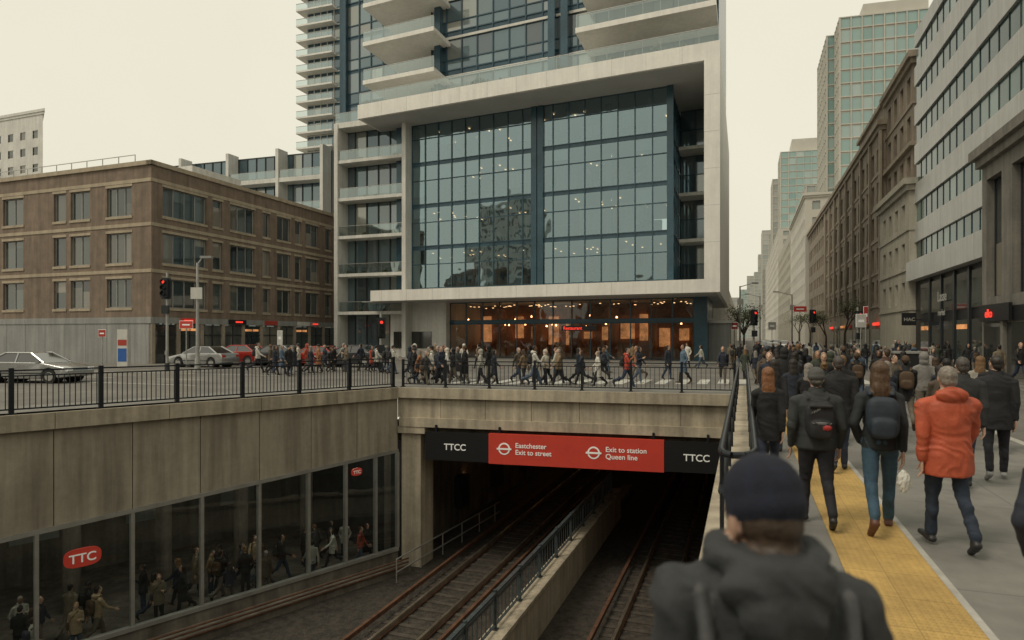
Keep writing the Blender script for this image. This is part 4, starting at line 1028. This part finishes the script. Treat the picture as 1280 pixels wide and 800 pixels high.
def ped(x,y,z,yaw,t=None,col=None,sc=None,mind=.5,pal=PAL):
    for (a,b) in placed:
        if (a-x)**2+(b-y)**2<mind*mind: return False
    placed.append((x,y)); t=R.choice(TPL) if t is None else t
    o=bpy.data.objects.new('pedestrian',t); COL.objects.link(o); o.location=(x,y,z); o.rotation_euler=(0,0,yaw)
    s_=sc or R.uniform(.94,1.05); o.scale=(s_,s_,s_); c=col or R.choice(pal); o.color=(*c,1)
    return True
YS=-math.atan(S)
walkers=[t for i,t in enumerate(TPL) if i not in (6,7,10)]
def crowd(n,fx,yaw,z,mind,pal,tp=None):
    c=0;tries=0
    while c<n and tries<n*30:
        tries+=1; x,y=fx()
        if ped(x,y,z,yaw(),t=R.choice(tp or TPL),mind=mind,pal=pal): c+=1
def hm(jk,tr=(.03,.04,.07),hr=(.02,.015,.012),sk=(.5,.32,.24),sh=(.02,.02,.02),bg=(.015,.015,.017),hat=None,jr=.8,jb=.3,tag=''):
    d_={'jacket':mat('jacket_'+tag,jk,jr,nz=5,amt=.18,bump=jb,bscale=10,bdist=.02),'trousers':mat('trousers_'+tag,tr,.85,nz=9,amt=.25,bump=.3,bscale=20),
     'skin':mat('skin_'+tag,sk,.5,nz=20,amt=.06),'hair':mat('hair_'+tag,hr,.5,nz=40,amt=.5,bump=.6,bscale=90,bdist=.006),'shoe':mat('shoe_'+tag,sh,.5),'bag':mat('bag_'+tag,bg,.65,nz=12,amt=.2,bump=.3,bscale=60,bdist=.004),'eye':PM['eye']}
    d_['hat']=mat('hat_'+tag,hat or (.02,.02,.03),.95,bump=.8,bscale=140,bdist=.004,nz=30,amt=.2)
    d_['zip']=mat('zip_'+tag,(.2,.2,.2),.5); d_['badge']=mat('badge_'+tag,(.4,.03,.03),.5)
    return d_
def hero(name,px,Y,yaw,z=0,**kw):
    me=person(name+'_mesh',voxel=kw.pop('voxel',.0105),**kw); o=bpy.data.objects.new(name,me); COL.objects.link(o)
    x=(px-640)/800*Y; o.location=(x,Y,z); o.rotation_euler=(0,0,yaw); placed.append((x,Y)); return o
hero('woman_in_black_coat',960,9.0,YS+.05,h=1.72,female=True,hair='long',coat='mid',stride=.6,mats=hm((.012,.013,.015),hr=(.2,.085,.035),tag='a'))
def bpx(b,H_,E,yo):
    b.cap('bag',(-.1,yo-.29,1.36),(.1,yo-.29,1.36),.02,.02); b.ell('badge',(.05,yo-.33,1.13),(.045,.014,.025)); b.cap('zip',(-.1,yo-.325,1.18),(.1,yo-.325,1.18),.008,.008)
    b.cap('zip',(-.1,yo-.285,1.28),(-.02,yo-.29,1.33),.006,.006)
hero('man_with_backpack',1020,7.3,YS+.1,h=1.80,hair='beanie',coat='short',bag='backpack',stride=.55,sgn=-1,build=1.2,arms=('hold','hold'),extra=bpx,mats=hm((.03,.034,.036),tr=(.015,.015,.02),hat=(.09,.09,.088),hr=(.1,.09,.08),bg=(.014,.014,.017),tag='b'))
hero('woman_with_backpack',1100,7.1,YS-.05,h=1.88,female=True,hair='long',coat='short',bag='backpack',stride=.7,arms=('pocket','swing'),mats=hm((.018,.022,.026),tr=(.04,.085,.13),hr=(.085,.048,.025),sh=(.12,.05,.03),bg=(.02,.03,.045),tag='c'))
hero('man_in_red_jacket',1184,6.5,YS+.15,h=1.85,hair='short',coat='mid',hood=True,build=1.22,stride=.5,sgn=-1,arms=('swing','swing'),wr=.009,mats=hm((.42,.08,.035),tr=(.02,.03,.05),hr=(.22,.19,.16),sh=(.02,.02,.022),jr=.6,jb=.5,tag='d'))
hero('man_in_black_jacket',1245,9.6,YS-.2,h=1.86,hair='short',coat='mid',build=1.1,stride=.4,arms=('pocket','swing'),head=(0,0,.5),mats=hm((.012,.013,.016),tr=(.015,.015,.02),sh=(.3,.3,.3),tag='e'))
hero('man_in_dark_jacket',1203,9.0,YS,h=1.86,hair='short',coat='short',build=1.15,stride=.5,mats=hm((.025,.027,.028),hr=(.07,.06,.055),tag='f'))
hero('man_in_dark_coat',1048,10.2,YS,h=1.84,hair='short',coat='mid',build=1.15,stride=.5,mats=hm((.012,.012,.014),hr=(.06,.05,.045),tag='g'))
hero('man_in_navy_jacket',1342,3.5,YS,h=1.76,hair='short',coat='mid',stride=.2,arms=('pocket','pocket'),mats=hm((.015,.018,.03),tag='i'))
def fg(b,H_,E,yo):
    # folded-down hood: a thick roll round the back of the neck, sagging behind
    pts=[]
    for k in range(9):
        t=math.radians(-200+k*27.5); pts.append((.105*math.cos(t),yo-.01+.10*math.sin(t),1.505+.012*math.sin(t)))
    for p,q in zip(pts,pts[1:]): b.cap('jacket',p,q,.04,.04)
    b.ell('jacket',(0,yo-.11,1.465),(.135,.06,.075)); b.ell('jacket',(.0,yo-.14,1.40),(.1,.05,.08)); b.ell('jacket',(.0,yo-.15,1.34),(.05,.035,.05))
    for sd in (-1,1):
        b.cap('jacket',(.07*sd,yo-.02,1.455),(.19*sd,yo-.012,1.385),.055,.066)
        b.cap('bag',(.15*sd,yo+.03,1.46),(.16*sd,yo-.07,1.435),.019,.019); b.cap('bag',(.16*sd,yo-.07,1.435),(.155*sd,yo-.12,1.33),.019,.018); b.cap('bag',(.155*sd,yo-.12,1.33),(.135*sd,yo-.14,1.18),.018,.018)
    b.ell('bag',(0,yo-.18,1.04),(.155,.08,.2),None,.6)
hero('man_in_navy_beanie',958,1.58,YS+.22,h=1.855,hair='bigbeanie',coat='short',build=1.1,stride=.2,arms=('hold','hold'),head=(-.3,.08,.38),wr=.01,voxel=.007,extra=fg,drop=.045,shup=.02,mats=hm((.034,.037,.04),tr=(.03,.03,.04),sk=(.34,.21,.15),hr=(.05,.032,.02),hat=(.012,.015,.028),bg=(.055,.057,.06),jb=.7,tag='h'))
mb=MB()
x0=(1130-640)/800*6.5
v,f=SPH; v2=[]
for p in v:
    n_=noise.noise(Vector(p)*2.5)*.35; v2.append((x0+p[0]*.06*(1+n_),6.5+p[1]*.05*(1+n_),.67+p[2]*.11*(1+n_)))
mb.mesh('b','white2',v2,f); mb.done('plastic_bag')

def rr_(a,b): return R.uniform(a,b)
clA=[(rr_(515,895),rr_(28.5,33.5)) for _ in range(13)]
def fxA():
    if R.random()<.75:
        c=R.choice(clA); Y=min(34,max(28,c[1]+R.gauss(0,.7))); px=c[0]+R.gauss(0,13)
    else: Y=rr_(28.0,34); px=rr_(505,905)
    return ((px-640)/800*Y,Y)
crowd(36,fxA,lambda:(math.pi/2 if R.random()<.5 else -math.pi/2)+rr_(-.6,.6)+YS,-.12,.55,PAL2,walkers)
x,y=place(784,27.5); ped(x,y,-.12,-1.9,t=TPL[8],col=(.42,.06,.035))
def fxA2():
    Y=rr_(38,47); px=rr_(520,880); return ((px-640)/800*Y,Y)
crowd(8,fxA2,lambda:rr_(-3.1,3.1),-.12,.8,PAL2)
clB=[(rr_(265,510),rr_(34,42)) for _ in range(9)]
def fxB():
    c=R.choice(clB); Y=min(43,max(33,c[1]+R.gauss(0,.8))); px=c[0]+R.gauss(0,12); return ((px-640)/800*Y,Y)
crowd(28,fxB,lambda:(math.pi/2 if R.random()<.5 else -math.pi/2)+rr_(-.7,.7),-.12,.6,PAL2)
def fxC():
    Y=rr_(11.2,26); s_=rr_(.4,5.2); p=FS(s_,Y,0); return (p.x,p.y)
crowd(42,fxC,lambda:YS+rr_(-.25,.25) if R.random()<.85 else YS+math.pi+rr_(-.3,.3),0,.85,PAL,walkers)
def fxD():
    Y=rr_(27,58); s_=rr_(-1.2,10.5); p=FS(s_,Y,0); return (p.x,p.y)
crowd(56,fxD,lambda:YS+rr_(-.3,.3) if R.random()<.7 else YS+math.pi,-.12,.9,PAL,walkers)
def fxE():
    Y=rr_(14,50); s_=rr_(11.2,12.6); p=FS(s_,Y,0); return (p.x,p.y)
crowd(18,fxE,lambda:YS+(0 if R.random()<.5 else math.pi),0,.7,PAL,walkers)
def fxS():
    p=FL(rr_(.3,19),rr_(.6,3.0),0); return (p.x,p.y)
crowd(54,fxS,lambda:rr_(-math.pi,math.pi),zf,.5,PAL2)
print('people',time.time()-T0,len(placed))

# ------------------------------------------------------------ light, world, camera
w=bpy.data.worlds.new('World'); scene.world=w; w.use_nodes=True; nt=w.node_tree; N=nt.nodes; L=nt.links
bg=N['Background']; sky=N.new('ShaderNodeTexSky'); sky.sky_type='NISHITA'; sky.sun_disc=False; sky.air_density=1.5; sky.dust_density=4
tc=N.new('ShaderNodeTexCoord'); nz=N.new('ShaderNodeTexNoise'); nz.inputs['Scale'].default_value=1.6; nz.inputs['Detail'].default_value=4; L.new(tc.outputs['Generated'],nz.inputs['Vector'])
cr=N.new('ShaderNodeValToRGB'); cr.color_ramp.elements[0].position=.3; cr.color_ramp.elements[0].color=(.89,.84,.67,1); cr.color_ramp.elements[1].position=.75; cr.color_ramp.elements[1].color=(1,.955,.775,1); L.new(nz.outputs['Fac'],cr.inputs[0])
sc_=N.new('ShaderNodeVectorMath'); sc_.operation='SCALE'; sc_.inputs['Scale'].default_value=9.2; L.new(cr.outputs[0],sc_.inputs[0])
mx=N.new('ShaderNodeMix'); mx.data_type='RGBA'; mx.inputs[0].default_value=.94; L.new(sky.outputs[0],mx.inputs[6]); L.new(sc_.outputs[0],mx.inputs[7]); L.new(mx.outputs[2],bg.inputs[0]); bg.inputs[1].default_value=.1
sl=bpy.data.lights.new('sun','SUN'); sl.energy=1.3; sl.angle=math.radians(15); sl.color=(1,.89,.72); so=bpy.data.objects.new('sun',sl); COL.objects.link(so)
dv=Vector((-.6,-.35,1)).normalized()
so.rotation_euler=dv.to_track_quat('Z','Y').to_euler(); sky.sun_elevation=math.asin(dv.z); sky.sun_rotation=math.atan2(dv.x,dv.y)
cam=bpy.data.cameras.new('camera'); co=bpy.data.objects.new('camera',cam); COL.objects.link(co); co.location=(0,0,2.15); co.rotation_euler=(math.radians(90),0,0)
cam.sensor_width=36; cam.lens=22.5; cam.shift_y=20/1280; cam.clip_end=6000; cam.clip_start=.05
cam.dof.use_dof=True; cam.dof.focus_distance=22; cam.dof.aperture_fstop=1.8
scene.camera=co
scene.view_settings.view_transform='Standard'; scene.view_settings.look='None'; scene.view_settings.exposure=0
bpy.context.view_layer.update()
print('done',time.time()-T0)
